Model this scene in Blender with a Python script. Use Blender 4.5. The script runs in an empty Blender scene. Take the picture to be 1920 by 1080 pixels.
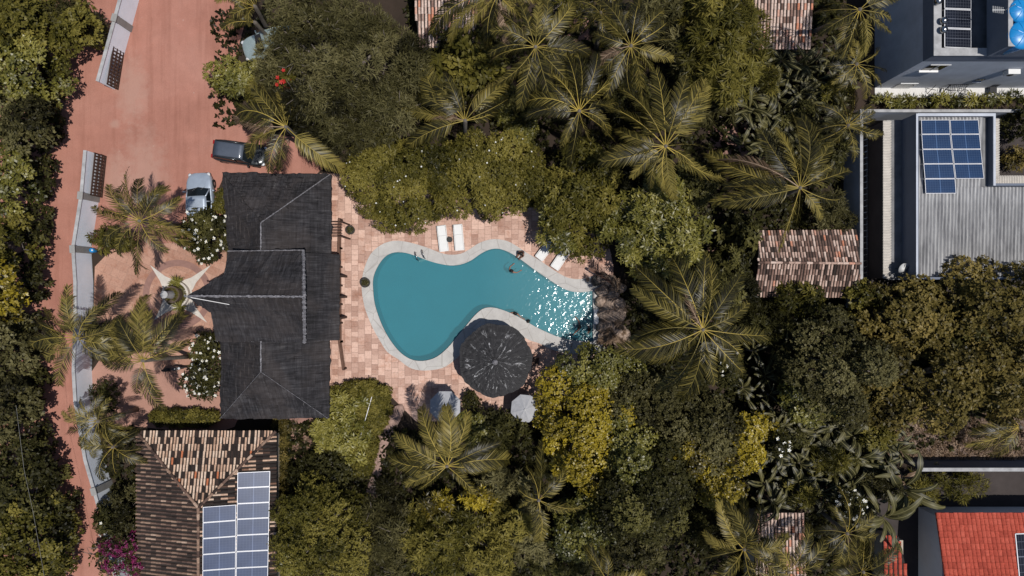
import bpy, bmesh, math, random
import numpy as np
from mathutils import Vector, Matrix

# ------------------------------------------------------------------ camera, sky, sun
SC = bpy.context.scene
H = 52.0            # height of the drone over the ground, metres
PPM = 25.0          # photo pixels per metre on the ground
cd = bpy.data.cameras.new('camera'); CAM = bpy.data.objects.new('camera', cd)
SC.collection.objects.link(CAM); SC.camera = CAM
CAM.location = (0, 0, H); CAM.rotation_euler = (0, 0, 0)
cd.sensor_width = 36.0; cd.lens = 18.0 * H / (960 / PPM); cd.clip_start = 0.5; cd.clip_end = 1500
SUN = Vector((0.27, -0.11, 0.957)).normalized()
w = bpy.data.worlds.new('World'); SC.world = w; w.use_nodes = True
nt = w.node_tree
sky = nt.nodes.new('ShaderNodeTexSky'); sky.sky_type = 'NISHITA'; sky.sun_disc = False
sky.sun_elevation = math.asin(SUN.z); sky.sun_rotation = math.atan2(SUN.x, SUN.y)
sky.air_density = 1.0; sky.dust_density = 0.6
bg = nt.nodes['Background']; bg.inputs['Strength'].default_value = 0.068
nt.links.new(sky.outputs[0], bg.inputs['Color'])
ld = bpy.data.lights.new('sun', 'SUN'); ld.energy = 3.9; ld.angle = math.radians(0.5); ld.color = (1.0, 0.955, 0.90)
lo = bpy.data.objects.new('sun', ld); SC.collection.objects.link(lo)
lo.rotation_euler = SUN.to_track_quat('Z', 'Y').to_euler(); lo.location = (10, -5, 60)
SC.view_settings.view_transform = 'Standard'; SC.view_settings.look = 'None'
SC.view_settings.exposure = 0.0; SC.view_settings.gamma = 1.0; SC.view_settings.use_curve_mapping = False
SC.cycles.max_bounces = 6; SC.cycles.diffuse_bounces = 2; SC.cycles.glossy_bounces = 2
SC.cycles.transparent_max_bounces = 8; SC.cycles.transmission_bounces = 3
SC.cycles.caustics_reflective = False; SC.cycles.caustics_refractive = False
SC.cycles.sample_clamp_indirect = 4.0

COL = SC.collection
PI = math.pi

# ------------------------------------------------------------------ helpers
def W(px, py, h=0.0):
    """ground truth from the photo: the point at height h that this pixel looks at"""
    k = (H - h) / H / PPM
    return Vector(((px - 960) * k, (540 - py) * k, h))

def on_plane(px, py, p0, n):
    d = Vector(((px - 960) / PPM, (540 - py) / PPM, -H)); o = Vector((0, 0, H))
    t = (p0 - o).dot(n) / d.dot(n)
    return o + d * t

def tag(o, label=None, cat=None, group=None, kind=None):
    if label: o['label'] = label
    if cat: o['category'] = cat
    if group: o['group'] = group
    if kind: o['kind'] = kind
    return o

def thing(name, label, cat, loc=(0, 0, 0), rz=0.0, group=None):
    o = bpy.data.objects.new(name, None); COL.objects.link(o)
    o.location = loc; o.rotation_euler = (0, 0, rz); o.empty_display_size = 0.3
    return tag(o, label, cat, group)

def link(name, me, mat=None, parent=None, loc=(0, 0, 0)):
    o = bpy.data.objects.new(name, me); COL.objects.link(o)
    if mat is not None and not me.materials: me.materials.append(mat)
    o.location = loc
    if parent is not None: o.parent = parent
    return o

def copy_thing(src):
    c = src.copy(); COL.objects.link(c)
    for ch in list(src.children):
        d = ch.copy(); COL.objects.link(d); d.parent = c
        for g in list(ch.children):
            e = g.copy(); COL.objects.link(e); e.parent = d
    return c

def np_mesh(name, V, F, tone=None):
    """quads only"""
    V = np.asarray(V, dtype=np.float32).reshape(-1, 3); F = np.asarray(F, dtype=np.int32).reshape(-1, 4)
    me = bpy.data.meshes.new(name)
    me.vertices.add(len(V)); me.vertices.foreach_set('co', V.ravel())
    me.loops.add(len(F) * 4); me.loops.foreach_set('vertex_index', F.ravel())
    me.polygons.add(len(F)); me.polygons.foreach_set('loop_start', np.arange(0, len(F) * 4, 4, dtype=np.int32))
    me.update(calc_edges=True)
    if tone is not None:
        a = me.attributes.new('tone', 'FLOAT', 'FACE'); a.data.foreach_set('value', np.asarray(tone, dtype=np.float32))
    return me

class MB:
    """collects shapes, links them as ONE mesh"""
    def __init__(s): s.v = []; s.f = []; s.t = []; s.uv = []
    def add(s, vs, fs, t=0.5, uvs=None):
        b = len(s.v)
        s.v += [tuple(v) for v in vs]; s.f += [tuple(i + b for i in f) for f in fs]; s.t += [t] * len(fs)
        s.uv += [tuple(u) for u in uvs] if uvs else [tuple(v) for v in vs]
        return s
    def box(s, lo, hi, t=0.5, M=None):
        x0, y0, z0 = lo; x1, y1, z1 = hi
        vs = [Vector(p) for p in ((x0,y0,z0),(x1,y0,z0),(x1,y1,z0),(x0,y1,z0),(x0,y0,z1),(x1,y0,z1),(x1,y1,z1),(x0,y1,z1))]
        if M is not None: vs = [M @ p for p in vs]
        return s.add(vs, [(3,2,1,0),(4,5,6,7),(0,1,5,4),(1,2,6,5),(2,3,7,6),(3,0,4,7)], t)
    def beam(s, a, b, wd, hg, t=0.5, up=Vector((0, 0, 1))):
        a = Vector(a); b = Vector(b); d = b - a; L = d.length
        if L < 1e-5: return s
        x = d / L; y = up.cross(x)
        if y.length < 1e-3: y = Vector((0, 1, 0)).cross(x)
        y.normalize(); z = x.cross(y)
        M = Matrix((x, y, z)).transposed().to_4x4(); M.translation = a
        return s.box((0, -wd / 2, -hg / 2), (L, wd / 2, hg / 2), t, M)
    def tube(s, pts, rad, n=8, t=0.5, cap=True):
        pts = [Vector(p) for p in pts]; m = len(pts)
        if not hasattr(rad, '__len__'): rad = [rad] * m
        vs = []; prev = None
        for i, p in enumerate(pts):
            d = (pts[min(i + 1, m - 1)] - pts[max(i - 1, 0)])
            d = d.normalized() if d.length > 1e-6 else Vector((0, 0, 1))
            if prev is None:
                a = d.cross(Vector((0, 0, 1)) if abs(d.z) < 0.9 else Vector((1, 0, 0))).normalized()
            else:
                a = (prev - d * prev.dot(d)).normalized()
            prev = a; b = d.cross(a)
            for k in range(n):
                q = 2 * PI * k / n
                vs.append(p + (a * math.cos(q) + b * math.sin(q)) * rad[i])
        fs = []
        for i in range(m - 1):
            for k in range(n):
                fs.append((i*n+k, i*n+(k+1) % n, (i+1)*n+(k+1) % n, (i+1)*n+k))
        if cap:
            fs.append(tuple(range(n - 1, -1, -1))); fs.append(tuple((m-1)*n + k for k in range(n)))
        return s.add(vs, fs, t)
    def lathe(s, prof, c=(0, 0, 0), n=24, t=0.5, sx=1.0, sy=1.0):
        vs = []; fs = []
        for r, z in prof:
            for k in range(n):
                q = 2 * PI * k / n
                vs.append((c[0] + r * math.cos(q) * sx, c[1] + r * math.sin(q) * sy, c[2] + z))
        for i in range(len(prof) - 1):
            for k in range(n):
                fs.append((i*n+k, i*n+(k+1) % n, (i+1)*n+(k+1) % n, (i+1)*n+k))
        if prof[0][0] > 1e-4: fs.append(tuple(range(n - 1, -1, -1)))
        if prof[-1][0] > 1e-4: fs.append(tuple((len(prof)-1)*n + k for k in range(n)))
        return s.add(vs, fs, t)
    def prism(s, pts, z0, z1, t=0.5):
        n = len(pts); vs = [(p[0], p[1], z0) for p in pts] + [(p[0], p[1], z1) for p in pts]
        fs = [tuple(range(n - 1, -1, -1)), tuple(range(n, 2 * n))] + [(i, (i+1) % n, (i+1) % n + n, i + n) for i in range(n)]
        return s.add(vs, fs, t)
    def mesh(s, name, smooth=False, bevel=0.0):
        me = bpy.data.meshes.new(name); me.from_pydata(s.v, [], s.f)
        a = me.attributes.new('tone', 'FLOAT', 'FACE'); a.data.foreach_set('value', s.t)
        u = me.attributes.new('uvw', 'FLOAT_VECTOR', 'POINT')
        u.data.foreach_set('vector', np.asarray(s.uv, dtype=np.float32).ravel())
        bm = bmesh.new(); bm.from_mesh(me)
        bmesh.ops.recalc_face_normals(bm, faces=bm.faces)
        if bevel: bmesh.ops.bevel(bm, geom=list(bm.edges), offset=bevel, segments=2, affect='EDGES', profile=0.6)
        bm.to_mesh(me); bm.free()
        if smooth: me.polygons.foreach_set('use_smooth', [True] * len(me.polygons))
        return me
    def build(s, name, mat, parent=None, smooth=False, bevel=0.0, loc=(0, 0, 0)):
        return link(name, s.mesh(name, smooth, bevel), mat, parent, loc)

def sheet(name, outer, holes, z, mat, label=None):
    """flat polygon with holes, triangulated"""
    bm = bmesh.new(); es = []
    for loop in [outer] + list(holes):
        vs = [bm.verts.new((p[0], p[1], z)) for p in loop]
        es += [bm.edges.new((vs[i], vs[(i + 1) % len(vs)])) for i in range(len(vs))]
    bmesh.ops.triangle_fill(bm, use_beauty=True, use_dissolve=False, edges=es)
    for f in bm.faces:
        if f.normal.z < 0: f.normal_flip()
    me = bpy.data.meshes.new(name); bm.to_mesh(me); bm.free()
    return link(name, me, mat)

def smooth_loop(pts, n=4):
    """closed Catmull-Rom"""
    out = []; m = len(pts)
    for i in range(m):
        p0, p1, p2, p3 = (Vector(pts[(i + k - 1) % m][:2]) for k in range(4))
        for j in range(n):
            t = j / n
            out.append(0.5 * ((2*p1) + (p2-p0)*t + (2*p0-5*p1+4*p2-p3)*t*t + (3*p1-p0-3*p2+p3)*t**3))
    return out

# ------------------------------------------------------------------ materials
def new_mat(name):
    m = bpy.data.materials.new(name); m.use_nodes = True
    n = m.node_tree.nodes; p = n['Principled BSDF']
    return m, m.node_tree, p

def N(t, kind, **kw):
    n = t.nodes.new('ShaderNode' + kind)
    for k, v in kw.items(): setattr(n, k, v)
    return n

def ramp(t, fac, stops):
    r = N(t, 'ValToRGB'); e = r.color_ramp.elements
    while len(e) < len(stops): e.new(0.5)
    for i, (p, c) in enumerate(stops):
        e[i].position = p; e[i].color = (c[0], c[1], c[2], 1)
    t.links.new(fac, r.inputs[0]); return r.outputs[0]

def noise(t, vec, scale, detail=4, rough=0.6, dist=0.0):
    n = N(t, 'TexNoise'); n.inputs['Scale'].default_value = scale; n.inputs['Detail'].default_value = detail
    n.inputs['Roughness'].default_value = rough; n.inputs['Distortion'].default_value = dist
    if vec is not None: t.links.new(vec, n.inputs['Vector'])
    return n.outputs['Fac']

def mapping(t, vec, scale=(1, 1, 1), rot=(0, 0, 0), loc=(0, 0, 0)):
    m = N(t, 'Mapping'); m.inputs['Scale'].default_value = scale; m.inputs['Rotation'].default_value = rot
    m.inputs['Location'].default_value = loc
    t.links.new(vec, m.inputs['Vector']); return m.outputs[0]

def objco(t): return N(t, 'TexCoord').outputs['Object']
def attr(t, name): return N(t, 'Attribute', attribute_name=name)

def mixc(t, fac, a, b, mode='MIX'):
    m = N(t, 'Mix', data_type='RGBA', blend_type=mode)
    for s, v in ((m.inputs[0], fac), (m.inputs[6], a), (m.inputs[7], b)):
        if hasattr(v, 'links') or isinstance(v, bpy.types.NodeSocket): t.links.new(v, s)
        elif isinstance(v, (int, float)): s.default_value = v
        else: s.default_value = (v[0], v[1], v[2], 1)
    return m.outputs[2]

def math_(t, op, a, b=None):
    m = N(t, 'Math', operation=op)
    for s, v in ((m.inputs[0], a), (m.inputs[1], b)):
        if v is None: continue
        if isinstance(v, bpy.types.NodeSocket): t.links.new(v, s)
        else: s.default_value = v
    return m.outputs[0]

def bump(t, p, h, strength=0.3, dist=0.05):
    b = N(t, 'Bump'); b.inputs['Strength'].default_value = strength; b.inputs['Distance'].default_value = dist
    t.links.new(h, b.inputs['Height']); t.links.new(b.outputs[0], p.inputs['Normal'])

def simple(name, c, rough=0.7, metal=0.0, var=0.25, scale=3.0, bmp=0.15, spec=0.4):
    """plain paint/wood/cloth with blotchy wear"""
    m, t, p = new_mat(name); co = objco(t)
    f = noise(t, co, scale, 6, 0.65)
    col = ramp(t, f, [(0.25, [x * (1 - var) for x in c]), (0.75, [min(1, x * (1 + var)) for x in c])])
    t.links.new(col, p.inputs['Base Color'])
    p.inputs['Roughness'].default_value = rough; p.inputs['Metallic'].default_value = metal
    p.inputs['Specular IOR Level'].default_value = spec
    if bmp: bump(t, p, noise(t, co, scale * 8, 3), bmp, 0.02)
    return m

def leaf_mat(name, stops, rough=0.42, spec=0.45, trans=0.18):
    m, t, p = new_mat(name)
    a = attr(t, 'tone')
    col = ramp(t, a.outputs['Fac'], stops)
    t.links.new(col, p.inputs['Base Color']); p.inputs['Roughness'].default_value = rough
    p.inputs['Specular IOR Level'].default_value = spec
    tr = N(t, 'BsdfTranslucent'); t.links.new(mixc(t, 1.0, col, (1.0, 1.0, 0.55), 'MULTIPLY'), tr.inputs['Color'])
    mx = N(t, 'MixShader'); mx.inputs[0].default_value = trans
    t.links.new(p.outputs[0], mx.inputs[1]); t.links.new(tr.outputs[0], mx.inputs[2])
    t.links.new(mx.outputs[0], t.nodes['Material Output'].inputs['Surface'])
    return m

M = {}
# leaves: (tone 0..1)
M['olive'] = leaf_mat('olive_leaf', [(0, (.022,.022,.005)), (.5, (.090,.080,.015)), (1, (.22,.185,.042))], spec=.12)
M['dark'] = leaf_mat('dark_leaf', [(0, (.011,.011,.004)), (.5, (.044,.042,.013)), (1, (.13,.118,.036))], spec=.09)
M['grey'] = leaf_mat('grey_leaf', [(0, (.013,.012,.005)), (.5, (.066,.060,.022)), (1, (.18,.16,.070))], spec=.09)
M['brown'] = leaf_mat('brown_leaf', [(0, (.024,.020,.006)), (.5, (.105,.083,.021)), (1, (.24,.18,.055))], spec=.12)
M['yellow'] = leaf_mat('yellow_leaf', [(0, (.055,.045,.008)), (.5, (.25,.19,.013)), (1, (.42,.32,.025))])
M['lime'] = leaf_mat('lime_leaf', [(0, (.045,.048,.010)), (.5, (.14,.13,.022)), (1, (.27,.24,.055))])
M['palm'] = leaf_mat('palm_leaf', [(0, (.014,.013,.004)), (.40, (.062,.053,.011)), (.8, (.25,.20,.050)), (.86, (.26,.20,.05)), (1, (.55,.41,.09))], rough=.42, spec=.32)
M['banana'] = leaf_mat('banana_leaf', [(0, (.010,.012,.006)), (.5, (.042,.040,.014)), (.85, (.10,.09,.032)), (1, (.20,.18,.08))], rough=.45, spec=.22)
M['magenta'] = leaf_mat('magenta_bract', [(0, (.06,.006,.028)), (1, (.24,.016,.10))])
M['deadleaf'] = leaf_mat('dead_frond', [(0, (.07,.045,.028)), (.6, (.19,.125,.08)), (1, (.38,.28,.20))], rough=.7, spec=.2, trans=.05)
M['petal'] = simple('white_petal', (.78,.78,.72), .6, var=.06, bmp=0)
M['petaleye'] = simple('petal_eye', (.62,.40,.05), .6, var=.05, bmp=0)
M['bark'] = simple('grey_bark', (.16,.135,.115), .85, var=.4, scale=5, bmp=.5)
M['palmbark'] = simple('palm_bark', (.14,.12,.10), .85, var=.4, scale=6, bmp=.5)

def dirt(name, a, b, c, spots=0.5, tracks=True):
    m, t, p = new_mat(name); co = objco(t)
    big = noise(t, co, 0.10, 6, .65, .6); mid = noise(t, co, 0.9, 8, .7); fine = noise(t, co, 14, 6, .75)
    col = ramp(t, big, [(.30, a), (.5, b), (.72, c)])
    col = mixc(t, .45, col, ramp(t, mid, [(.25, [x*.72 for x in b]), (.75, [min(1, x*1.22) for x in b])]))
    col = mixc(t, 1.0, col, ramp(t, fine, [(.25, (.82,.80,.78)), (.6, (1,1,1)), (.85, (1.0,1.0,1.0))]), 'MULTIPLY')
    if tracks:
        st = noise(t, mapping(t, co, (1.6, .10, 1), (0, 0, .06)), 1.0, 4, .6)
        col = mixc(t, 1.0, col, ramp(t, st, [(.38, (.88,.86,.85)), (.52, (1,1,1)), (.66, (1,1,1))]), 'MULTIPLY')
        sp = N(t, 'TexVoronoi'); sp.inputs['Scale'].default_value = .9; t.links.new(co, sp.inputs['Vector'])
        col = mixc(t, ramp(t, sp.outputs['Distance'], [(.0, (1,1,1)), (.06, (0,0,0))]), col, (.42,.30,.26))
    if tracks:      # worn, paler, stony patches where cars turn
        for cx, cy, rx, ry, rot in ((-27.0, 15.6, 2.2, 5.2, -.12), (-29.8, 8.2, 1.2, 2.6, 0), (-27.6, 20.5, 1.5, 3.0, -.1), (-29.8, 12.3, .55, .4, 0)):
            d = N(t, 'VectorMath', operation='LENGTH'); t.links.new(mapping(t, co, (1/rx, 1/ry, 0), (0, 0, rot), (-cx/rx, -cy/ry, 0)), d.inputs[0])
            e = math_(t, 'ADD', d.outputs['Value'], math_(t, 'MULTIPLY', math_(t, 'SUBTRACT', noise(t, co, 1.3, 8, .75), .5), 1.6))
            col = mixc(t, ramp(t, e, [(.35, (.62,)*3), (1.0, (0,0,0))]), col, (.40,.245,.195))
    t.links.new(col, p.inputs['Base Color']); p.inputs['Roughness'].default_value = .95
    p.inputs['Specular IOR Level'].default_value = .15
    bump(t, p, noise(t, co, 5, 10, .75), .5, .06)
    return m
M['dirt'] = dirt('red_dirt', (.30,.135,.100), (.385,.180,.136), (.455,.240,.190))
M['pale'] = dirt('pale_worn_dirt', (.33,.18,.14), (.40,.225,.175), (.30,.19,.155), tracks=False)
M['soil'] = dirt('shaded_garden_soil', (.022,.017,.013), (.040,.029,.022), (.085,.058,.045), tracks=False)  # near-black: canopy shade over the ground is put into the soil colour
M['path'] = dirt('pink_path', (.25,.145,.118), (.31,.18,.15), (.24,.155,.13), tracks=False)
M['drysoil'] = dirt('dry_grey_soil', (.13,.095,.078), (.17,.125,.105), (.21,.165,.14), tracks=False)
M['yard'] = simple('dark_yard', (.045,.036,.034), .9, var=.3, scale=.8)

def paving(name, c1, c2, mortar, bw, bh, rot=0.0, blot=(.8, .68, .62)):
    m, t, p = new_mat(name); co = objco(t)
    b = N(t, 'TexBrick'); b.offset = .37; b.squash = .62; b.squash_frequency = 3; b.offset_frequency = 2
    b.inputs['Scale'].default_value = 1.0; b.inputs['Brick Width'].default_value = bw; b.inputs['Row Height'].default_value = bh
    b.inputs['Mortar Size'].default_value = .012; b.inputs['Mortar Smooth'].default_value = .3; b.inputs['Bias'].default_value = -.1
    b.inputs['Color1'].default_value = (*c1, 1); b.inputs['Color2'].default_value = (*c2, 1); b.inputs['Mortar'].default_value = (*mortar, 1)
    warp = N(t, 'VectorMath', operation='ADD')
    nz = N(t, 'TexNoise'); nz.inputs['Scale'].default_value = .8; nz.inputs['Detail'].default_value = 3
    t.links.new(co, nz.inputs['Vector'])
    sc = N(t, 'VectorMath', operation='SCALE'); sc.inputs['Scale'].default_value = .07
    t.links.new(nz.outputs['Color'], sc.inputs[0]); t.links.new(mapping(t, co, rot=(0, 0, rot)), warp.inputs[0]); t.links.new(sc.outputs[0], warp.inputs[1])
    t.links.new(warp.outputs[0], b.inputs['Vector'])
    col = b.outputs['Color']
    f = noise(t, co, .7, 8, .75)
    col = mixc(t, 1.0, col, ramp(t, f, [(.36, blot), (.50, (1,1,1)), (.75, (1.0,1.0,1.0))]), 'MULTIPLY')
    f2 = noise(t, co, 7, 6, .7)
    col = mixc(t, 1.0, col, ramp(t, f2, [(.30, (.78,.76,.74)), (.55, (1,1,1))]), 'MULTIPLY')
    t.links.new(col, p.inputs['Base Color']); p.inputs['Roughness'].default_value = .85
    p.inputs['Specular IOR Level'].default_value = .2
    bump(t, p, b.outputs['Fac'], -.3, .01)
    return m
M['deck'] = paving('terracotta_paving', (.655,.45,.365), (.375,.228,.178), (.25,.16,.13), .62, .50, PI/2)
M['plaza'] = paving('rose_flagstone', (.46,.27,.20), (.36,.20,.145), (.30,.19,.145), .9, .6, .4)
M['ring'] = simple('brown_ring_stone', (.25,.14,.115), .9, var=.2, scale=2)
M['star'] = simple('pale_star_stone', (.52,.48,.43), .85, var=.16, scale=2.5)
def coping_mat():
    m, t, p = new_mat('pale_coping_stone'); co = objco(t)
    v = N(t, 'TexVoronoi'); v.feature = 'DISTANCE_TO_EDGE'; v.inputs['Scale'].default_value = .62; t.links.new(co, v.inputs['Vector'])
    f = noise(t, co, 1.1, 8, .7); g = noise(t, co, 18, 5, .8)
    col = ramp(t, f, [(.3, (.40,.385,.37)), (.6, (.50,.485,.465)), (.8, (.56,.545,.52))])
    col = mixc(t, 1., col, ramp(t, g, [(.25, (.80,.79,.78)), (.6, (1,1,1))]), 'MULTIPLY')
    col = mixc(t, 1., col, ramp(t, v.outputs['Distance'], [(0, (.72,.70,.68)), (.018, (1,1,1))]), 'MULTIPLY')
    t.links.new(col, p.inputs['Base Color']); p.inputs['Roughness'].default_value = .8
    return m
M['coping'] = coping_mat()
M['basin'] = simple('teal_basin', (.10,.42,.52), .7, var=.10, scale=.5, bmp=0)

def water_mat():
    m, t, p = new_mat('pool_water'); co = objco(t)
    sep = N(t, 'SeparateXYZ'); t.links.new(co, sep.inputs[0])
    # bathers stir the right half; the left half lies still
    f = N(t, 'MapRange'); f.inputs['From Min'].default_value = -2.5; f.inputs['From Max'].default_value = 4.0
    t.links.new(sep.outputs['X'], f.inputs['Value'])
    h1 = noise(t, co, 2.2, 1, .5, .6); h2 = noise(t, co, 5.6, 1, .5, .4)
    hh = math_(t, 'SUBTRACT', math_(t, 'ADD', math_(t, 'MULTIPLY', h1, .75), math_(t, 'MULTIPLY', h2, .30)), .525)
    hh = math_(t, 'MULTIPLY', hh, math_(t, 'ADD', math_(t, 'MULTIPLY', f.outputs[0], .95), .05))
    b = N(t, 'Bump'); b.inputs['Strength'].default_value = 1.0; b.inputs['Distance'].default_value = .080
    t.links.new(hh, b.inputs['Height'])
    tr = N(t, 'BsdfTransparent'); tr.inputs['Color'].default_value = (.50, .80, .83, 1)
    df = N(t, 'BsdfDiffuse'); t.links.new(mixc(t, f.outputs[0], (.072, .232, .272), (.130, .305, .335)), df.inputs['Color'])
    body = N(t, 'MixShader'); body.inputs[0].default_value = .55
    t.links.new(tr.outputs[0], body.inputs[1]); t.links.new(df.outputs[0], body.inputs[2])
    gl = N(t, 'BsdfGlossy'); gl.inputs['Roughness'].default_value = .115; t.links.new(b.outputs[0], gl.inputs['Normal'])
    fr = N(t, 'Fresnel'); fr.inputs['IOR'].default_value = 1.33; t.links.new(b.outputs[0], fr.inputs['Normal'])
    mx = N(t, 'MixShader'); t.links.new(fr.outputs[0], mx.inputs[0])
    t.links.new(body.outputs[0], mx.inputs[1]); t.links.new(gl.outputs[0], mx.inputs[2])
    t.links.new(mx.outputs[0], t.nodes['Material Output'].inputs['Surface'])
    return m
M['water'] = water_mat()

def thatch_mat():
    m, t, p = new_mat('charred_thatch'); a = attr(t, 'uvw').outputs['Vector']
    fib = noise(t, mapping(t, a, (9, .7, 1)), 1.0, 6, .7); crs = noise(t, mapping(t, a, (.5, 5.0, 1)), 1.0, 4, .7)
    bl = noise(t, a, .45, 5, .7, .5)
    f = math_(t, 'ADD', math_(t, 'MULTIPLY', fib, .5), math_(t, 'ADD', math_(t, 'MULTIPLY', crs, .25), math_(t, 'MULTIPLY', bl, .25)))
    col = ramp(t, f, [(.40, (.008,.0075,.0085)), (.49, (.020,.0185,.021)), (.57, (.041,.039,.043)), (.66, (.10,.097,.097))])
    sp = noise(t, mapping(t, a, (2.6, .35, 1)), 1.6, 3, .6)
    col = mixc(t, ramp(t, sp, [(.70, (0,0,0)), (.78, (1,1,1))]), col, (.12,.115,.115))
    col = mixc(t, ramp(t, noise(t, objco(t), .33, 4, .6, .4), [(.42, (0,0,0)), (.60, (.75,)*3)]), col, mixc(t, .5, col, (.062,.050,.046)))
    t.links.new(col, p.inputs['Base Color']); p.inputs['Roughness'].default_value = .8; p.inputs['Specular IOR Level'].default_value = .3
    bump(t, p, fib, .8, .05)
    return m
M['thatch'] = thatch_mat()
def ridge_mat():
    m, t, p = new_mat('weathered_ridge'); f = noise(t, objco(t), 7, 5, .8)
    t.links.new(ramp(t, math_(t, 'ADD', math_(t, 'MULTIPLY', f, .6), math_(t, 'MULTIPLY', attr(t, 'tone').outputs['Fac'], .4)), [(.3, (.04,.04,.043)), (.48, (.12,.115,.125)), (.64, (.36,.35,.37))]), p.inputs['Base Color'])
    p.inputs['Roughness'].default_value = .8; return m
M['ridgecap'] = ridge_mat()
M['housewall'] = simple('cream_render', (.42,.36,.29), .85, var=.12)
M['white'] = simple('white_wall_paint', (.80,.79,.78), .8, var=.06, scale=1.2, bmp=.1)
M['whitewall'] = simple('weathered_white_wall', (.80,.86,.95), .8, var=.06, scale=1.3, bmp=.15)
M['concrete'] = simple('grey_concrete', (.26,.255,.245), .9, var=.25, scale=1.5)
M['darkwood'] = simple('dark_wood', (.050,.026,.018), .75, var=.4, scale=3)
M['brownwood'] = simple('brown_wood', (.11,.055,.036), .75, var=.4, scale=3)
M['chrome'] = simple('steel_rail', (.35,.35,.36), .25, 1.0, var=.1, bmp=0)
M['loungewhite'] = simple('white_lounger_mesh', (.70,.70,.69), .7, var=.05, bmp=.05)
M['blackmetal'] = simple('black_metal', (.018,.018,.020), .45, .3, var=.2, bmp=0)
M['umbrella'] = simple('grey_canvas', (.36,.365,.385), .8, var=.10, scale=1.5, bmp=.1)
M['clay'] = simple('clay_pot', (.085,.06,.045), .8, var=.3)
M['potdark'] = simple('dark_pot', (.035,.032,.030), .7, var=.3)
M['bluetank'] = simple('blue_plastic', (.01,.23,.56), .35, var=.12, bmp=0, spec=.5)
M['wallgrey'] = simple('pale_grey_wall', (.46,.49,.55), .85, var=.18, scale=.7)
M['shadeslate'] = simple('shaded_slate_wall', (.135,.155,.20), .85, var=.10, scale=.8)  # slate tone darkened and blued: shade of unlit walls is in the colour
M['capgrey'] = simple('stained_parapet', (.34,.34,.345), .9, var=.35, scale=1.8)
M['deckgrey'] = simple('roof_slab', (.17,.17,.175), .9, var=.35, scale=1.2)
M['tilecap'] = simple('cream_tile_cap', (.50,.465,.42), .8, var=.18, scale=2)
M['paveW'] = simple('white_paving', (.62,.61,.59), .85, var=.12, scale=1.0)
def rock_mat():
    m, t, p = new_mat('pink_brown_rock'); co = objco(t)
    f = noise(t, mapping(t, co, (7, 1.6, 3), (0, 0, .7)), 1.0, 6, .75, .6); g = noise(t, co, 1.6, 5, .7)
    col = mixc(t, .5, ramp(t, f, [(.38, (.055,.040,.030)), (.5, (.30,.215,.16)), (.64, (.56,.43,.34))]), ramp(t, g, [(.35, (.10,.073,.055)), (.62, (.45,.34,.27))]))
    t.links.new(col, p.inputs['Base Color']); p.inputs['Roughness'].default_value = .9; bump(t, p, f, .9, .06); return m
M['rock'] = rock_mat()
M['tire'] = simple('tyre_rubber', (.015,.015,.015), .8, var=.2, bmp=0)
M['rim'] = simple('wheel_rim', (.4,.4,.41), .35, .8, var=.1, bmp=0)
M['glassdark'] = simple('car_glass', (.008,.011,.014), .12, var=.1, bmp=0, spec=.22)
M['lamp'] = simple('headlamp_lens', (.55,.56,.58), .15, var=.1, bmp=0)
M['redlamp'] = simple('tail_lamp_lens', (.25,.01,.01), .2, var=.1, bmp=0)
M['panelframe'] = simple('aluminium_frame', (.56,.57,.60), .45, .3, var=.08, bmp=0)
M['skin'] = simple('tan_skin', (.24,.125,.085), .55, var=.08, bmp=0)
M['skin2'] = simple('brown_skin', (.20,.10,.065), .55, var=.08, bmp=0)
M['hair'] = simple('black_hair', (.010,.008,.007), .5, var=.3, scale=20)
M['navycloth'] = simple('navy_swimwear', (.015,.018,.035), .8, bmp=0)
M['redcloth'] = simple('red_swimwear', (.25,.03,.03), .8, bmp=0)
M['darkcloth'] = simple('black_swimwear', (.012,.012,.014), .8, bmp=0)
M['litwhite'] = simple('white_plastic', (.68,.68,.67), .5, var=.06, bmp=0)

def paint(name, c, rough=.28):
    m, t, p = new_mat(name); co = objco(t)
    f = noise(t, co, 2.0, 6, .7)
    t.links.new(ramp(t, f, [(.3, [x*.86 for x in c]), (.7, [min(1, x*1.1) for x in c])]), p.inputs['Base Color'])
    t.links.new(ramp(t, noise(t, co, 3.5, 6, .7), [(.3, (rough,)*3), (.7, (rough + .2,)*3)]), p.inputs['Roughness'])
    p.inputs['Metallic'].default_value = .35; p.inputs['Coat Weight'].default_value = .6; p.inputs['Coat Roughness'].default_value = .12
    return m
M['carsilver'] = paint('silver_paint', (.38,.44,.52)); M['cardark'] = paint('dark_green_paint', (.020,.026,.030))
M['carroof'] = paint('dusty_slate_roof', (.072,.088,.118), .45); M['carpale'] = paint('pale_green_paint', (.34,.42,.42), .2)
M['bikeblack'] = paint('black_tank_paint', (.012,.013,.018), .2)

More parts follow.
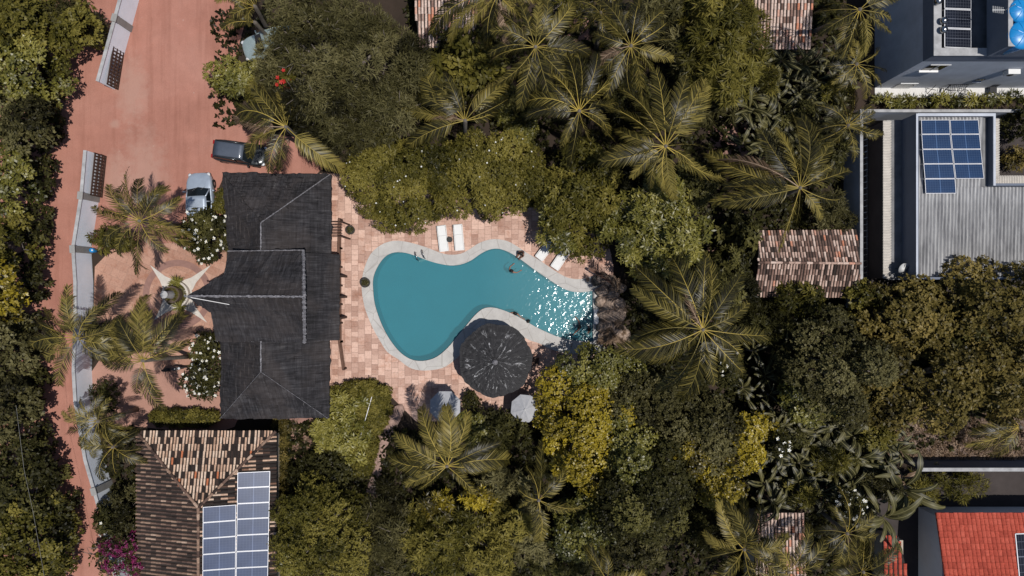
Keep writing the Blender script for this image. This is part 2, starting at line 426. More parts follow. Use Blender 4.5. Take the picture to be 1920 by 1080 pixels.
def panel_mat(name, base, line, nu, nv, rough=.16, spec=.5):
    m, t, p = new_mat(name); a = attr(t, 'uvw').outputs['Vector']
    s = N(t, 'SeparateXYZ'); t.links.new(a, s.inputs[0])
    def grid(o, n, wdt):
        fr = math_(t, 'FRACT', math_(t, 'MULTIPLY', o, n)); return math_(t, 'LESS_THAN', fr, wdt)
    g = math_(t, 'MAXIMUM', grid(s.outputs['X'], nu, .10), grid(s.outputs['Y'], nv, .10))
    mid = math_(t, 'LESS_THAN', math_(t, 'ABSOLUTE', math_(t, 'SUBTRACT', s.outputs['X'], .5)), .012)
    f = noise(t, objco(t), .8, 4, .6)
    col = mixc(t, ramp(t, f, [(.3, (0,0,0)), (.7, (1,1,1))]), [x*.85 for x in base], [x*1.2 for x in base])
    p.inputs['Specular IOR Level'].default_value = spec
    col = mixc(t, math_(t, 'MULTIPLY', g, .45), col, line); col = mixc(t, math_(t, 'MULTIPLY', mid, .4), col, [min(1, x*2.2) for x in line])
    t.links.new(col, p.inputs['Base Color']); p.inputs['Roughness'].default_value = rough
    return m
M['panelgrey'] = panel_mat('sky_tinted_blue_cells', (.040,.060,.120), (.10,.125,.19), 10, 6, .3, .25)  # lighter blue: bright sky reflection is put into the cell colour
M['panelblue'] = panel_mat('deep_blue_cells', (.008,.030,.085), (.07,.12,.22), 12, 6)
M['panelblack'] = panel_mat('black_cells', (.010,.012,.020), (.12,.13,.16), 6, 10)

def tile_mat(name, stops):
    m, t, p = new_mat(name)
    col = ramp(t, attr(t, 'tone').outputs['Fac'], stops)
    f = noise(t, objco(t), 9, 5, .75)
    col = mixc(t, 1., col, ramp(t, f, [(.3, (.55,.52,.5)), (.62, (1,1,1))]), 'MULTIPLY')
    t.links.new(col, p.inputs['Base Color']); p.inputs['Roughness'].default_value = .9; p.inputs['Specular IOR Level'].default_value = .2
    return m
M['oldtile'] = tile_mat('weathered_clay_tile', [(0, (.018,.014,.013)), (.38, (.055,.036,.030)), (.52, (.24,.135,.09)), (.70, (.62,.42,.30)), (.93, (.70,.55,.43)), (1, (.50,.17,.08))])
M['darktile'] = tile_mat('shaded_clay_tile', [(0, (.035,.025,.022)), (.45, (.155,.098,.078)), (.8, (.33,.22,.16)), (1, (.52,.38,.29))])  # shade of the slope turned from the sun, put into the tile colour
M['paletile'] = tile_mat('pale_clay_tile', [(0, (.035,.025,.022)), (.25, (.24,.15,.12)), (.5, (.56,.40,.33)), (.85, (.72,.57,.49)), (1, (.60,.24,.14))])
M['redtile'] = tile_mat('red_roof_tile', [(0, (.30,.050,.032)), (.5, (.45,.082,.052)), (1, (.54,.12,.08))])
M['tileunder'] = simple('roof_underlay', (.022,.017,.015), .95, var=.3)

def corr_mat():
    m, t, p = new_mat('fibre_cement_sheet'); co = objco(t)
    f = noise(t, mapping(t, co, (1, .25, 1)), 1.2, 8, .75); g = noise(t, mapping(t, co, (6, .4, 1)), 1.0, 5, .7)
    col = ramp(t, f, [(.28, (.25,.25,.255)), (.5, (.40,.40,.405)), (.72, (.52,.52,.52))])
    col = mixc(t, 1., col, ramp(t, g, [(.38, (.58,.58,.60)), (.56, (1,1,1))]), 'MULTIPLY')
    t.links.new(col, p.inputs['Base Color']); p.inputs['Roughness'].default_value = .9
    return m
M['corr'] = corr_mat()
# ------------------------------------------------------------------ foliage
def unit(a): return a / np.maximum(np.linalg.norm(a, axis=-1, keepdims=True), 1e-6)

def kites(P, A, S, L, Wd, droop):
    """one leaf per row: base P, axis A, side S; a quad kite whose tip hangs a little"""
    n = len(P); V = np.empty((n, 4, 3), np.float32)
    mid = P + A * (L * .5)[:, None]
    V[:, 0] = P; V[:, 1] = mid + S * (Wd * .5)[:, None]; V[:, 3] = mid - S * (Wd * .5)[:, None]
    tip = P + A * L[:, None]; tip[:, 2] -= droop; V[:, 2] = tip
    return V

KINDS = {   # k leaves per twig, length, width, spread (0 along twig .. 1 flat), droop, twigs per m2 of lobe, lobe radius, tone jitter
    'fine':    dict(k=7, L=.20, W=.075, spread=.75, droop=.03, dens=17, lobe=.75, lj=.30, cj=.22),
    'mango':   dict(k=8, L=.34, W=.105, spread=.80, droop=.07, dens=8.5, lobe=.80, lj=.30, cj=.22),
    'cashew':  dict(k=6, L=.25, W=.15, spread=.85, droop=.03, dens=10, lobe=.80, lj=.36, cj=.26),
    'round':   dict(k=6, L=.17, W=.11, spread=.85, droop=.02, dens=20, lobe=.80, lj=.32, cj=.20),
    'feather': dict(k=9, L=.42, W=.050, spread=.62, droop=.05, dens=10, lobe=.85, lj=.34, cj=.26),
    'fan':     dict(k=22, L=.62, W=.075, spread=.80, droop=.10, dens=2.4, lobe=.85, lj=.30, cj=.28),
    'tuft':    dict(k=13, L=.40, W=.070, spread=.72, droop=.08, dens=5.5, lobe=.75, lj=.32, cj=.30),
    'big':     dict(k=5, L=.48, W=.24, spread=.85, droop=.06, dens=4.5, lobe=.7, lj=.30, cj=.22),
}

def rosettes(rng, P, D, base_tone, kd, s=1.0):
    k = kd['k']; n = len(P)
    ref = np.where(np.abs(D[:, 2:3]) < .9, np.array([[0, 0, 1.]]), np.array([[1., 0, 0]]))
    T = unit(np.cross(D, ref)); B = np.cross(D, T)
    ph = rng.random((n, 1)) * 2 * PI + np.arange(k)[None] * 2.399 + rng.normal(0, .25, (n, k))
    sp = np.clip(kd['spread'] + rng.normal(0, .16, (n, k)), .1, 1.1)
    R = T[:, None] * np.cos(ph)[..., None] + B[:, None] * np.sin(ph)[..., None]
    A = unit(R * sp[..., None] + D[:, None] * (1.05 - sp)[..., None] + rng.normal(0, .12, (n, k, 3)))
    S = unit(np.cross(A, D[:, None] + rng.normal(0, .22, (n, k, 3))))
    L = kd['L'] * s * rng.uniform(.65, 1.25, (n, k)); Wd = kd['W'] * s * rng.uniform(.75, 1.25, (n, k))
    PP = np.repeat(P[:, None], k, 1) + rng.normal(0, .03, (n, k, 3))
    tone = np.clip(base_tone[:, None] + rng.normal(0, kd['lj'] * .36, (n, k)), 0, 1)
    V = kites(PP.reshape(-1, 3), A.reshape(-1, 3), S.reshape(-1, 3), L.ravel(), Wd.ravel(), (kd['droop'] * rng.uniform(.3, 1.6, n * k)))
    return V, tone.ravel()

def lobes_for(rng, rx, ry, rot, hz, lr, cover=1.0, ragged=.12):
    n = max(4, int(cover * 1.5 * rx * ry / (lr * lr)))
    pts = []
    a0 = rng.uniform(0, 2 * PI, 3); am = rng.uniform(.4, 1, 3) * ragged
    for i in range(n):
        best = None; bd = -1
        for _ in range(7):
            r = math.sqrt(rng.random()) ; q = rng.random() * 2 * PI
            c = (r * math.cos(q), r * math.sin(q))
            d = min([(c[0]-p[0])**2 + (c[1]-p[1])**2 for p in pts], default=9)
            if d > bd: bd = d; best = c
        pts.append(best)
    out = []
    for x, y in pts:
        r = math.hypot(x, y); q = math.atan2(y, x)
        edge = 1 + sum(am[j] * math.sin((j + 2) * q + a0[j]) for j in range(3))
        X, Y = x * edge * (rx - lr * .55), y * edge * (ry - lr * .55)
        z = hz * math.sqrt(max(0, 1 - min(1, r) ** 2)) - .15 * hz + rng.normal(0, .28 * hz)
        cr, sr = math.cos(rot), math.sin(rot)
        out.append((X * cr - Y * sr, X * sr + Y * cr, z, lr * rng.uniform(.65, 1.3)))
    # a skirt of lower lobes that closes the crown's flank
    for i in range(int(n * .30)):
        q = rng.random() * 2 * PI; edge = 1 + sum(am[j] * math.sin((j + 2) * q + a0[j]) for j in range(3))
        X, Y = math.cos(q) * edge * (rx - lr * .8) * .92, math.sin(q) * edge * (ry - lr * .8) * .92
        cr, sr = math.cos(rot), math.sin(rot)
        out.append((X * cr - Y * sr, X * sr + Y * cr, -hz * rng.uniform(.15, .75), lr * rng.uniform(.6, 1.05)))
    return np.array(out, dtype=np.float64)

def foliage(rng, lobes, kd, s=1.0, dens=1.0, tone0=.5, under=-.35):
    PV = []; PD = []; PT = []
    for lx, ly, lz, lr in lobes:
        m = max(4, int(4 * PI * lr * lr * kd['dens'] * dens * .72 / (s * s)))
        d = rng.normal(0, 1, (m * 2, 3)); d = unit(d); d = d[d[:, 2] > under][:m]
        rad = lr * np.where(rng.random(len(d)) < .75, rng.uniform(.82, 1.12, len(d)), rng.uniform(.3, .85, len(d)))
        c = np.array([lx, ly, lz]); P = c + d * rad[:, None]
        ctr = unit(P - np.array([0, 0, -2.0])); D = unit(d * .65 + ctr * .35 + np.array([0, 0, .38]) + rng.normal(0, .22, d.shape))
        PV.append(P); PD.append(D); PT.append(np.full(len(P), tone0 + rng.normal(0, kd['cj'] * .95)) + rng.normal(0, .07, len(P)))
    P = np.concatenate(PV); D = np.concatenate(PD); T = np.concatenate(PT)
    return rosettes(rng, P, D, T, kd, s)

def leaves_obj(name, V, tone, mat, parent):
    F = np.arange(len(V) * 4).reshape(-1, 4)
    return link(name, np_mesh(name, V.reshape(-1, 3), F, tone), mat, parent)

SEED = [11]
def rng_(): SEED[0] += 1; return np.random.default_rng(SEED[0])

def tree(name, label, cat, px, py, rx, ry, h, kind, mat, hz=None, rot=0.0, s=1.0, dens=1.0, tone=.5, lobe=None, group=None,
         cover=1.0, ragged=.12, bare=0, parts=None, barkmat='bark', under=-.35):
    """px, py, rx, ry: the crown as the photo shows it (pixels); h: height of its top in metres"""
    rng = rng_(); kd = KINDS[kind]
    rxm = rx / PPM * (H - h * .8) / H; rym = ry / PPM * (H - h * .8) / H
    hz = hz or min(.42 * h, .55 * (rxm + rym) * .5 + .5); lr = (lobe or kd['lobe']) * min(1.0, .35 + .28 * min(rxm, rym))
    c = W(px, py, h - hz * .8)
    root = thing(name, label, cat, (c.x, c.y, 0), 0, group)
    lb = lobes_for(rng, rxm, rym, -rot, hz, lr, cover, ragged); lb[:, 2] += h - hz - lr * .3
    lb[:, 2] = np.maximum(lb[:, 2], lr * .55)
    V, T = foliage(rng, lb, kd, s, dens, tone, under)
    V[:, :, 2] = np.maximum(V[:, :, 2], .03)
    leaves_obj('crown', V, T, M[mat], root)
    t = MB(); z0 = max(.3, h - 1.7 * hz); r0 = max(.05, .028 * h * (rxm + rym) / 5)
    t.tube([(0, 0, -.05), (.05 * h * .2, 0, z0 * .5), (0, .05, z0)], [r0 * 1.35, r0, r0 * .8], 8)
    order = rng.permutation(len(lb))[:14 + bare]
    for j, i in enumerate(order):
        lx, ly, lz, l_r = lb[i]; q = Vector((lx, ly, lz)); a = Vector((0, .05, z0))
        mid = a.lerp(q, .5) + Vector((rng.normal(0, .2), rng.normal(0, .2), rng.normal(.1, .15)))
        t.tube([a, mid, q], [r0 * .55, r0 * .34, .025], 5)
        if j < bare:   # leafless twigs that stand out of the crown
            for _ in range(3):
                e = q + Vector((rng.normal(0, 1), rng.normal(0, 1), abs(rng.normal(.5, .3)))).normalized() * l_r * rng.uniform(1.2, 1.9)
                m2 = q.lerp(e, .55) + Vector((rng.normal(0, .12), rng.normal(0, .12), .05))
                t.tube([q, m2, e], [.035, .025, .012], 4)
    t.build('trunk', M[barkmat], root, smooth=True)
    return root, lb

def flowers(root, pts, r, mat='petal', eye=True, share={}):
    """five-petalled flowers, each a part of its bush; one shared mesh per size"""
    key = (mat, round(r, 3))
    if key not in share:
        b = MB()
        for k in range(5):
            q = 2 * PI * k / 5; c, s_ = math.cos(q), math.sin(q)
            def R(x, y, z): return (x * c - y * s_, x * s_ + y * c, z)
            b.add([R(0, 0, 0), R(r*.55, -r*.30, .05*r), R(r, -r*.14, .16*r), R(r, r*.14, .16*r), R(r*.55, r*.30, .05*r)], [(0,1,2,3,4)])
        if eye: b.lathe([(r*.22, 0), (r*.18, .10*r), (0, .13*r)], (0, 0, 0), 8, 1.0)
        me = b.mesh('flower'); me.materials.append(M[mat])
        if eye:
            me.materials.append(M['petaleye'])
            for p in list(me.polygons)[5:]: p.material_index = 1
        share[key] = me
    rng = rng_()
    for p in pts:
        o = link('flower', share[key], None, root, p)
        o.rotation_euler = (rng.normal(0, .3), rng.normal(0, .3), rng.random() * 6); f = rng.uniform(.75, 1.2); o.scale = (f, f, f)

def top_points(rng, lb, n, lift=.05):
    out = []
    for _ in range(n * 3):
        i = rng.integers(len(lb)); lx, ly, lz, lr = lb[i]
        d = rng.normal(0, 1, 3); d[2] = abs(d[2]) + .5; d /= np.linalg.norm(d)
        p = np.array([lx, ly, lz]) + d * (lr * 1.12 + lift)
        if all(np.linalg.norm(p - np.array(k)) > .16 for k in out): out.append(tuple(p))
        if len(out) >= n: break
    return out

# ---- palms
def frond_mesh(rng, Lf, az, e0, bend, npairs=44, lmax=.72, wide=.05, hang=.45, rw=.075, tone=.45, curve=0.0):
    n = 15; s = np.linspace(0, 1, n); el = math.radians(e0) - math.radians(bend) * s ** 1.25
    azs = az + curve * s ** 1.5
    st = Lf / (n - 1); d = np.stack([np.cos(el) * np.cos(azs), np.cos(el) * np.sin(azs), np.sin(el)], 1)
    P = np.concatenate([[[0, 0, 0]], np.cumsum(d[:-1] * st, 0)])
    side = np.stack([-np.sin(azs), np.cos(azs), 0 * azs], 1); up = np.cross(d, side); up *= np.sign(up[:, 2:3] + 1e-6)
    V = []; F = []; T = []; rt = rng.normal(.90, .09)
    wv = rw * (1 - .8 * s)
    for i in range(n):
        V += [P[i] - side[i] * wv[i] / 2, P[i] + up[i] * wv[i] * .35, P[i] + side[i] * wv[i] / 2, P[i] - up[i] * wv[i] * .3]
    for i in range(n - 1):
        for k in range(4):
            F.append((i*4+k, i*4+(k+1) % 4, i*4+4+(k+1) % 4, i*4+4+k)); T.append(min(1, max(.8, rt)) if k < 2 else .84)
    V = np.array(V); tt = np.linspace(.17, .995, npairs)
    tw = rng.normal(0, .55)
    for sg in (-1, 1):
        hs = hang * rng.uniform(.25, 2.1)
        t = np.clip(tt + rng.normal(0, .004, npairs), .05, 1); x = t * (n - 1); i = np.minimum(x.astype(int), n - 2); f = (x - i)[:, None]
        p = P[i] * (1 - f) + P[i+1] * f; dd = unit(d[i] * (1 - f) + d[i+1] * f); sd = unit(side[i] * (1 - f) + side[i+1] * f) * sg; u = unit(up[i] * (1 - f) + up[i+1] * f); sd, u = unit(sd * math.cos(tw) + u * math.sin(tw) * sg), unit(u * math.cos(tw) - sd * sg * 0 - sd * math.sin(tw) * sg)
        ln = lmax * np.clip(np.sin(PI * np.clip(.16 + .74 * t, 0, 1)) ** .7, .25, 1) * rng.uniform(.85, 1.12, npairs)
        fw = (.55 + .95 * t)[:, None]
        a = unit(sd + dd * fw + u * (.16 + rng.normal(0, .16, npairs))[:, None])
        hg = np.clip(hs * 1.5 * rng.uniform(.4, 1.7, npairs), 0, 1.6)
        m = p + a * (ln * .55)[:, None]; a2 = unit(a - np.array([0, 0, 1.]) * hg[:, None]); e = m + a2 * (ln * .5)[:, None]
        wd = unit(np.cross(a, u)); wd2 = unit(np.cross(a2, u)); w0 = wide * rng.uniform(.8, 1.2, npairs)[:, None]
        Q = np.stack([p - wd * w0 * .4, p + wd * w0 * .4, m + wd2 * w0 * .5, m - wd2 * w0 * .5, e + wd2 * w0 * .12, e - wd2 * w0 * .12], 1)
        b0 = len(V); V = np.concatenate([V, Q.reshape(-1, 3)])
        tn = np.clip(tone - .13 + rng.normal(0, .25, npairs), 0, .8)
        for k in range(npairs):
            o = b0 + k * 6; F += [(o, o+1, o+2, o+3), (o+3, o+2, o+4, o+5)]; T += [tn[k], min(.85, tn[k] + .08)]
    return np_mesh('frond', V, np.array(F), T)

def palm(label, px, py, R, h, fr=None, n=15, group='palms', tone=.45, name='coconut_palm', mat='palm', ground=None, hang=.45, nuts=0, low=0.0, dens=1.0):
    """px, py: where the crown's heart shows in the photo; R: reach of its fronds in pixels; fr: fronds as (compass angle in the photo, share of R)"""
    rng = rng_(); c = W(px, py, h); k = (H - h) / H / PPM; Rm = R * k
    root = thing(name, label, 'palm', (c.x, c.y, 0), 0, group)
    lean = Vector((rng.normal(0, .35), rng.normal(0, .35), 0))
    t = MB(); t.tube([(-lean.x*1.0, -lean.y*1.0, -.05), (-lean.x*.9, -lean.y*.9, h*.25), (-lean.x*.35, -lean.y*.35, h*.65), (0, 0, h - .05), (0, 0, h + .2)], [.22, .15, .13, .15, .06], 9)
    t.build('trunk', M['palmbark'], root, smooth=True)
    if fr is None:
        a0 = rng.uniform(0, 360); fr = [(a0 + i * 137.5 + rng.normal(0, 9), rng.uniform(.72, 1.08)) for i in range(n)]
    m = len(fr)
    for i, q in enumerate(fr):
        ang, f = q[0], q[1]
        e0 = q[2] if len(q) > 2 else rng.uniform(16, 62) - low; bend = e0 + rng.uniform(28, 78)
        sm = np.cos(np.radians(e0) - np.radians(bend) * np.linspace(0, 1, 30) ** 1.25).mean()
        Lf = min(Rm * f / max(.35, sm), Rm * f * 1.55)
        me = frond_mesh(rng, Lf, math.radians(ang), e0, bend, int(max(22, 14 * Lf) * dens), .185 * Lf + .08, .046 * (Lf / 4) ** .4, hang * rng.uniform(.5, 1.5), .070 * (Lf / 4) ** .6, tone + rng.normal(0, .20), rng.normal(.12, .55))
        link('frond', me, M['deadleaf' if (h > 6.5 and rng.random() < .03) else mat], root, (.1 * math.cos(math.radians(ang)), .1 * math.sin(math.radians(ang)), h))
    for i in range(nuts):
        q = rng.random() * 6.28; b = MB(); b.lathe([(0, -.13), (.09, -.08), (.12, 0), (.09, .09), (0, .13)], (0, 0, 0), 10)
        b.build('coconut', M['deadleaf' if i % 3 == 0 else 'palm'], root, smooth=True, loc=(.28 * math.cos(q), .28 * math.sin(q), h - .12 - .1 * rng.random()))
    return root

# ---- bananas and heliconias
def blade_mesh(rng, L, wd, az, e0, bend, tone, curve=0.0):
    n = 10; s = np.linspace(0, 1, n); el = math.radians(e0) - math.radians(bend) * s ** 1.3; azs = az + curve * s
    d = np.stack([np.cos(el) * np.cos(azs), np.cos(el) * np.sin(azs), np.sin(el)], 1); st = L / (n - 1)
    P = np.concatenate([[[0, 0, 0]], np.cumsum(d[:-1] * st, 0)]); side = np.stack([-np.sin(azs), np.cos(azs), 0 * azs], 1); up = np.cross(d, side)
    up *= np.sign(up[:, 2:3] + 1e-6)
    wv = wd * np.clip(np.sin(PI * np.clip((s - .12) / .92, 0, 1)), 0, 1) ** .6 * .5 + .02
    V = []
    for i in range(n):
        j = rng.uniform(.62, 1.05, 2)
        V += [P[i] - side[i]*wv[i]*j[0] - up[i]*wv[i]*.10, P[i] - side[i]*.022 , P[i] + side[i]*.022, P[i] + side[i]*wv[i]*j[1] - up[i]*wv[i]*.10]
        V[-4] = V[-4] + up[i]*wv[i]*rng.uniform(-.15, .30); V[-1] = V[-1] + up[i]*wv[i]*rng.uniform(-.15, .30)
    F = []; T = []
    for i in range(n - 1):
        for k in range(3):
            F.append((i*4+k, i*4+k+1, i*4+k+5, i*4+k+4)); T.append(.97 if k == 1 else float(np.clip(tone + rng.normal(0, .06), 0, .8)))
    return np.array(V), np.array(F), T

def banana(label, px, py, h, n, L, group, name='banana_plant', tone=.45, mat='banana', wd=.42):
    rng = rng_(); c = W(px, py, h); root = thing(name, label, 'plant', (c.x, c.y, 0), 0, group)
    z = h * .62; t = MB(); t.tube([(0, 0, 0), (0.04, 0.02, z)], [.12, .07], 8)
    t.build('stem', M['bark'], root, smooth=True)
    a0 = rng.random() * 360; VV = []; FF = []; TT = []; b = 0
    for i in range(n):
        az = math.radians(a0 + 137.5 * i + rng.normal(0, 12)); e0 = rng.uniform(35, 80); l = L * rng.uniform(.7, 1.15)
        V, F, T = blade_mesh(rng, l, wd * rng.uniform(.75, 1.15), az, e0, e0 + rng.uniform(5, 60), tone + rng.normal(0, .16), rng.normal(0, .7))
        V = V + np.array([0.04, .02, z - .05 + rng.uniform(-.3, .15)]); VV.append(V); FF.append(F + b); TT += T; b += len(V)
    link('leaves', np_mesh('leaves', np.concatenate(VV), np.concatenate(FF), TT), M[mat], root)
    return root

def hedge(label, poly, h, kind, mat, tone=.5, s=.8, dens=1.0, name='clipped_hedge', cat='hedge', rnd=.25):
    """poly: footprint in photo pixels of its top"""
    rng = rng_(); pts = [W(x, y, h * .8) for x, y in poly]; c = sum(pts, Vector()) / len(pts)
    root = thing(name, label, cat, (c.x, c.y, 0)); loc = [(p.x - c.x, p.y - c.y) for p in pts]
    xs = [p[0] for p in loc]; ys = [p[1] for p in loc]
    def inside(x, y):
        r = False; j = len(loc) - 1
        for i in range(len(loc)):
            if (loc[i][1] > y) != (loc[j][1] > y) and x < (loc[j][0]-loc[i][0]) * (y-loc[i][1]) / (loc[j][1]-loc[i][1]) + loc[i][0]: r = not r
            j = i
        return r
    lr = min(.42, h * .55); stp = lr * .85; out = []
    y = min(ys)
    while y <= max(ys):
        x = min(xs)
        while x <= max(xs):
            xx, yy = x + rng.normal(0, .1), y + rng.normal(0, .1)
            if inside(xx, yy):
                for z in np.arange(lr * .6, max(lr * .61, h - lr * .7), lr * 1.2): out.append((xx, yy, z + rng.normal(0, .03), lr * rng.uniform(.8, 1.1)))
                out.append((xx, yy, h - lr + rng.normal(0, rnd * .2), lr * rng.uniform(.85, 1.1)))
            x += stp
        y += stp
    lb = np.array(out); V, T = foliage(rng, lb, KINDS[kind], s, dens, tone)
    V[:, :, 2] = np.maximum(V[:, :, 2], .02)
    leaves_obj('foliage', V, T, M[mat], root)
    t = MB()
    for i in rng.permutation(len(lb))[:12]: t.tube([(lb[i][0], lb[i][1], 0), (lb[i][0], lb[i][1], h * .7)], [.03, .015], 5)
    t.build('stems', M['bark'], root)
    return root, lb
# ------------------------------------------------------------------ ground, roads, paving, pool
Z4 = lambda x, y, ox=580, oy=360, k=3.0: (ox + x / k, oy + y / k)
inner_px = [Z4(*p) for p in [(360,560),(358,500),(370,450),(400,395),(435,358),(480,340),(540,342),(600,360),(660,383),(720,401),(790,413),(850,408),(910,385),(960,350),(1010,325),(1060,319),(1110,333),(1160,360),(1210,395),(1270,440),(1330,480),(1390,520),(1440,548),(1490,562),(1540,564),(1590,557),(1595,566),(1595,630),(1595,700),(1595,770),(1595,832),(1590,841),(1540,838),(1470,832),(1400,815),(1340,790),(1270,757),(1200,715),(1130,680),(1070,658),(1020,649),(975,658),(930,695),(880,755),(830,815),(780,875),(720,925),(660,947),(600,948),(550,930),(500,890),(450,825),(410,750),(380,670),(365,610)]]
outer_px = [Z4(*p) for p in [(296,560),(296,500),(310,430),(345,350),(400,300),(460,277),(520,276),(590,290),(660,312),(720,335),(780,352),(850,348),(905,320),(950,290),(1000,271),(1050,265),(1110,275),(1160,300),(1220,340),(1280,375),(1340,415),(1400,455),(1450,480),(1500,490),(1550,486),(1600,472),(1640,480),(1650,560),(1650,700),(1650,850),(1630,900),(1540,912),(1470,908),(1410,900),(1350,880),(1290,850),(1240,834),(1170,795),(1100,760),(1030,742),(985,752),(945,795),(900,855),(850,915),(770,980),(700,1000),(620,1003),(560,985),(500,940),(440,900),(400,840),(360,770),(330,700),(310,640)]]
inner = [W(*p) for p in smooth_loop(inner_px, 3)]
outer = [W(*p) for p in smooth_loop(outer_px, 3)]

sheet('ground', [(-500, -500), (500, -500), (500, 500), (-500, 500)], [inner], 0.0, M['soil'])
road_px = [(-60,-700),(470,-700),(470,-60),(440,120),(450,200),(470,240),(590,270),(590,330),(420,330),(415,420),(330,470),(205,470),(150,470),(165,560),(150,660),(150,740),(160,830),(200,900),(250,1000),(260,1150),(300,1600),(0,1600),(-60,1100),(-80,600)]
sheet('dirt_road', [W(*p) for p in smooth_loop(road_px, 3)], [], .004, M['dirt'])
sheet('garden_dirt', [W(*p) for p in smooth_loop([(190,670),(420,640),(440,800),(260,800),(190,790)], 4)], [], .006, M['pale'])
for pts in ([(925,225),(945,235),(985,280),(1000,310),(970,290),(940,255)], [(1330,430),(1365,440),(1365,500),(1325,500)], [(1325,225),(1360,230),(1410,240),(1400,290),(1350,300)],
            [(790,90),(830,100),(840,150),(800,165),(785,130)], [(1060,20),(1105,40),(1095,85),(1050,80)],
            [(515,785),(600,790),(590,850),(530,860)]):
    sheet('garden_path', [W(*p) for p in smooth_loop(pts, 4)], [], .008, M['path'])
sheet('dry_soil', [W(*p) for p in smooth_loop([(1650,780),(1780,785),(1900,765),(1980,780),(1980,862),(1690,862)], 4)], [], .008, M['drysoil'])
deck_px = [(600,325),(760,330),(900,380),(1020,390),(1140,450),(1150,500),(1150,560),(1140,650),(1090,740),(1010,790),(780,790),(735,745),(600,745)]
sheet('pool_deck', [W(*p) for p in deck_px], [inner], .012, M['deck'])
plaza_px = [(178,500),(215,462),(330,455),(425,470),(425,660),(330,700),(190,680),(175,600)]
sheet('entrance_plaza', [W(*p) for p in plaza_px], [], .012, M['plaza'])

# the pool: coping > basin; water is its own sheet
pool = thing('swimming_pool', 'kidney shaped pool with broad pale stone coping', 'swimming pool', (0, 0, 0))
bm = bmesh.new()
def ring_strip(o, i, z0, z1):
    """coping slab between two loops"""
    es = []
    for lp in (o, i):
        vs = [bm.verts.new((p[0], p[1], z1)) for p in lp]; es.append(vs)
    edges = [bm.edges.new((vs[k], vs[(k+1) % len(vs)])) for vs in es for k in range(len(vs))]
    bmesh.ops.triangle_fill(bm, use_beauty=True, edges=edges)
    for vs in es:
        lo_ = [bm.verts.new((v.co.x, v.co.y, z0)) for v in vs]
        for k in range(len(vs)): bm.faces.new((vs[k], vs[(k+1) % len(vs)], lo_[(k+1) % len(vs)], lo_[k]))
ring_strip(outer, inner, -.16, .055)
bmesh.ops.recalc_face_normals(bm, faces=bm.faces)
me = bpy.data.meshes.new('coping'); bm.to_mesh(me); bm.free(); link('coping', me, M['coping'], pool)
bm = bmesh.new(); n = len(inner)
def depth(p): return -1.75 + .55 * min(1, max(0, (p[0] + 4) / 9))
top = [bm.verts.new((p[0], p[1], -.02)) for p in inner]; bot = [bm.verts.new((p[0], p[1], depth(p))) for p in inner]
for k in range(n): bm.faces.new((top[k], bot[k], bot[(k+1) % n], top[(k+1) % n]))
es = [bm.edges.get((bot[k], bot[(k+1) % n])) for k in range(n)]
bmesh.ops.triangle_fill(bm, use_beauty=True, edges=es)
me = bpy.data.meshes.new('basin'); bm.to_mesh(me); bm.free(); link('basin', me, M['basin'], pool)
wo = sheet('water', [(p[0], p[1]) for p in inner], [], -.09, M['water'])
wo['kind'] = 'structure'
for o in list(COL.objects):
    if o.type == 'MESH' and o.parent is None and 'kind' not in o: o['kind'] = 'structure'

# star plaza: brown ring band, four pale star arms, tiered planter in the middle
c = W(333, 552)
b = MB()
for k in range(72):
    a0, a1 = 2*PI*k/72, 2*PI*(k+1)/72
    b.add([(2.12*math.cos(a0), 2.12*math.sin(a0), 0), (2.6*math.cos(a0), 2.6*math.sin(a0), 0), (2.6*math.cos(a1), 2.6*math.sin(a1), 0), (2.12*math.cos(a1), 2.12*math.sin(a1), 0)], [(0,1,2,3)])
o = b.build('plaza_ring', M['ring'], None, loc=(c.x, c.y, .018)); o['kind'] = 'structure'
b = MB()
tips = [(282,497), (397,496), (389,605), (290,600)]
for (tx, ty) in tips:
    t_ = W(tx, ty) - c; a = math.atan2(t_.y, t_.x); L = t_.length
    q = [(.75*math.cos(a-.8), .75*math.sin(a-.8)), (1.22*math.cos(a-.40), 1.22*math.sin(a-.40)), (1.65*math.cos(a-.16), 1.65*math.sin(a-.16)), (L*math.cos(a), L*math.sin(a)), (1.65*math.cos(a+.16), 1.65*math.sin(a+.16)), (1.22*math.cos(a+.40), 1.22*math.sin(a+.40)), (.75*math.cos(a+.8), .75*math.sin(a+.8)), (0, 0)]
    b.prism(q, 0, .03)
b.lathe([(1.12, 0), (1.12, .035), (0, .035)], (0, 0, 0), 40)
o = b.build('plaza_star', M['star'], None, loc=(c.x, c.y, .024)); o['kind'] = 'structure'
pl = thing('tiered_planter', 'round tiered planter with a stone finial at the centre of the star paving', 'planter', (c.x, c.y, .05))
MB().lathe([(1.0, 0), (1.0, .38), (.86, .38), (.86, .30), (0, .30)], (0, 0, 0), 36).build('stone_rim', M['star'], pl)
MB().lathe([(.62, .30), (.62, .95), (.50, .95), (.50, .86), (0, .86)], (0, 0, 0), 32).build('bowl', M['clay'], pl)
MB().lathe([(.30, .86), (.26, 1.5), (.24, 1.75), (.27, 1.8), (.27, 1.9), (0, 1.93)], (0, 0, 0), 24).build('finial', M['capgrey'], pl, loc=(-.05, 0, 0))
rng = rng_()
for nm, rr, z, cnt in (('lower_plants', .74, .34, 60), ('upper_plants', .43, .92, 30)):
    q = rng.random(cnt) * 2 * PI; P = np.stack([np.cos(q) * rr, np.sin(q) * rr, np.full(cnt, z)], 1)
    D = unit(np.stack([np.cos(q) * .5, np.sin(q) * .5, np.ones(cnt)], 1)); V, T = rosettes(rng, P, D, rng.normal(.45, .1, cnt), KINDS['tuft'], .55)
    leaves_obj(nm, V, T, M['olive'], pl)
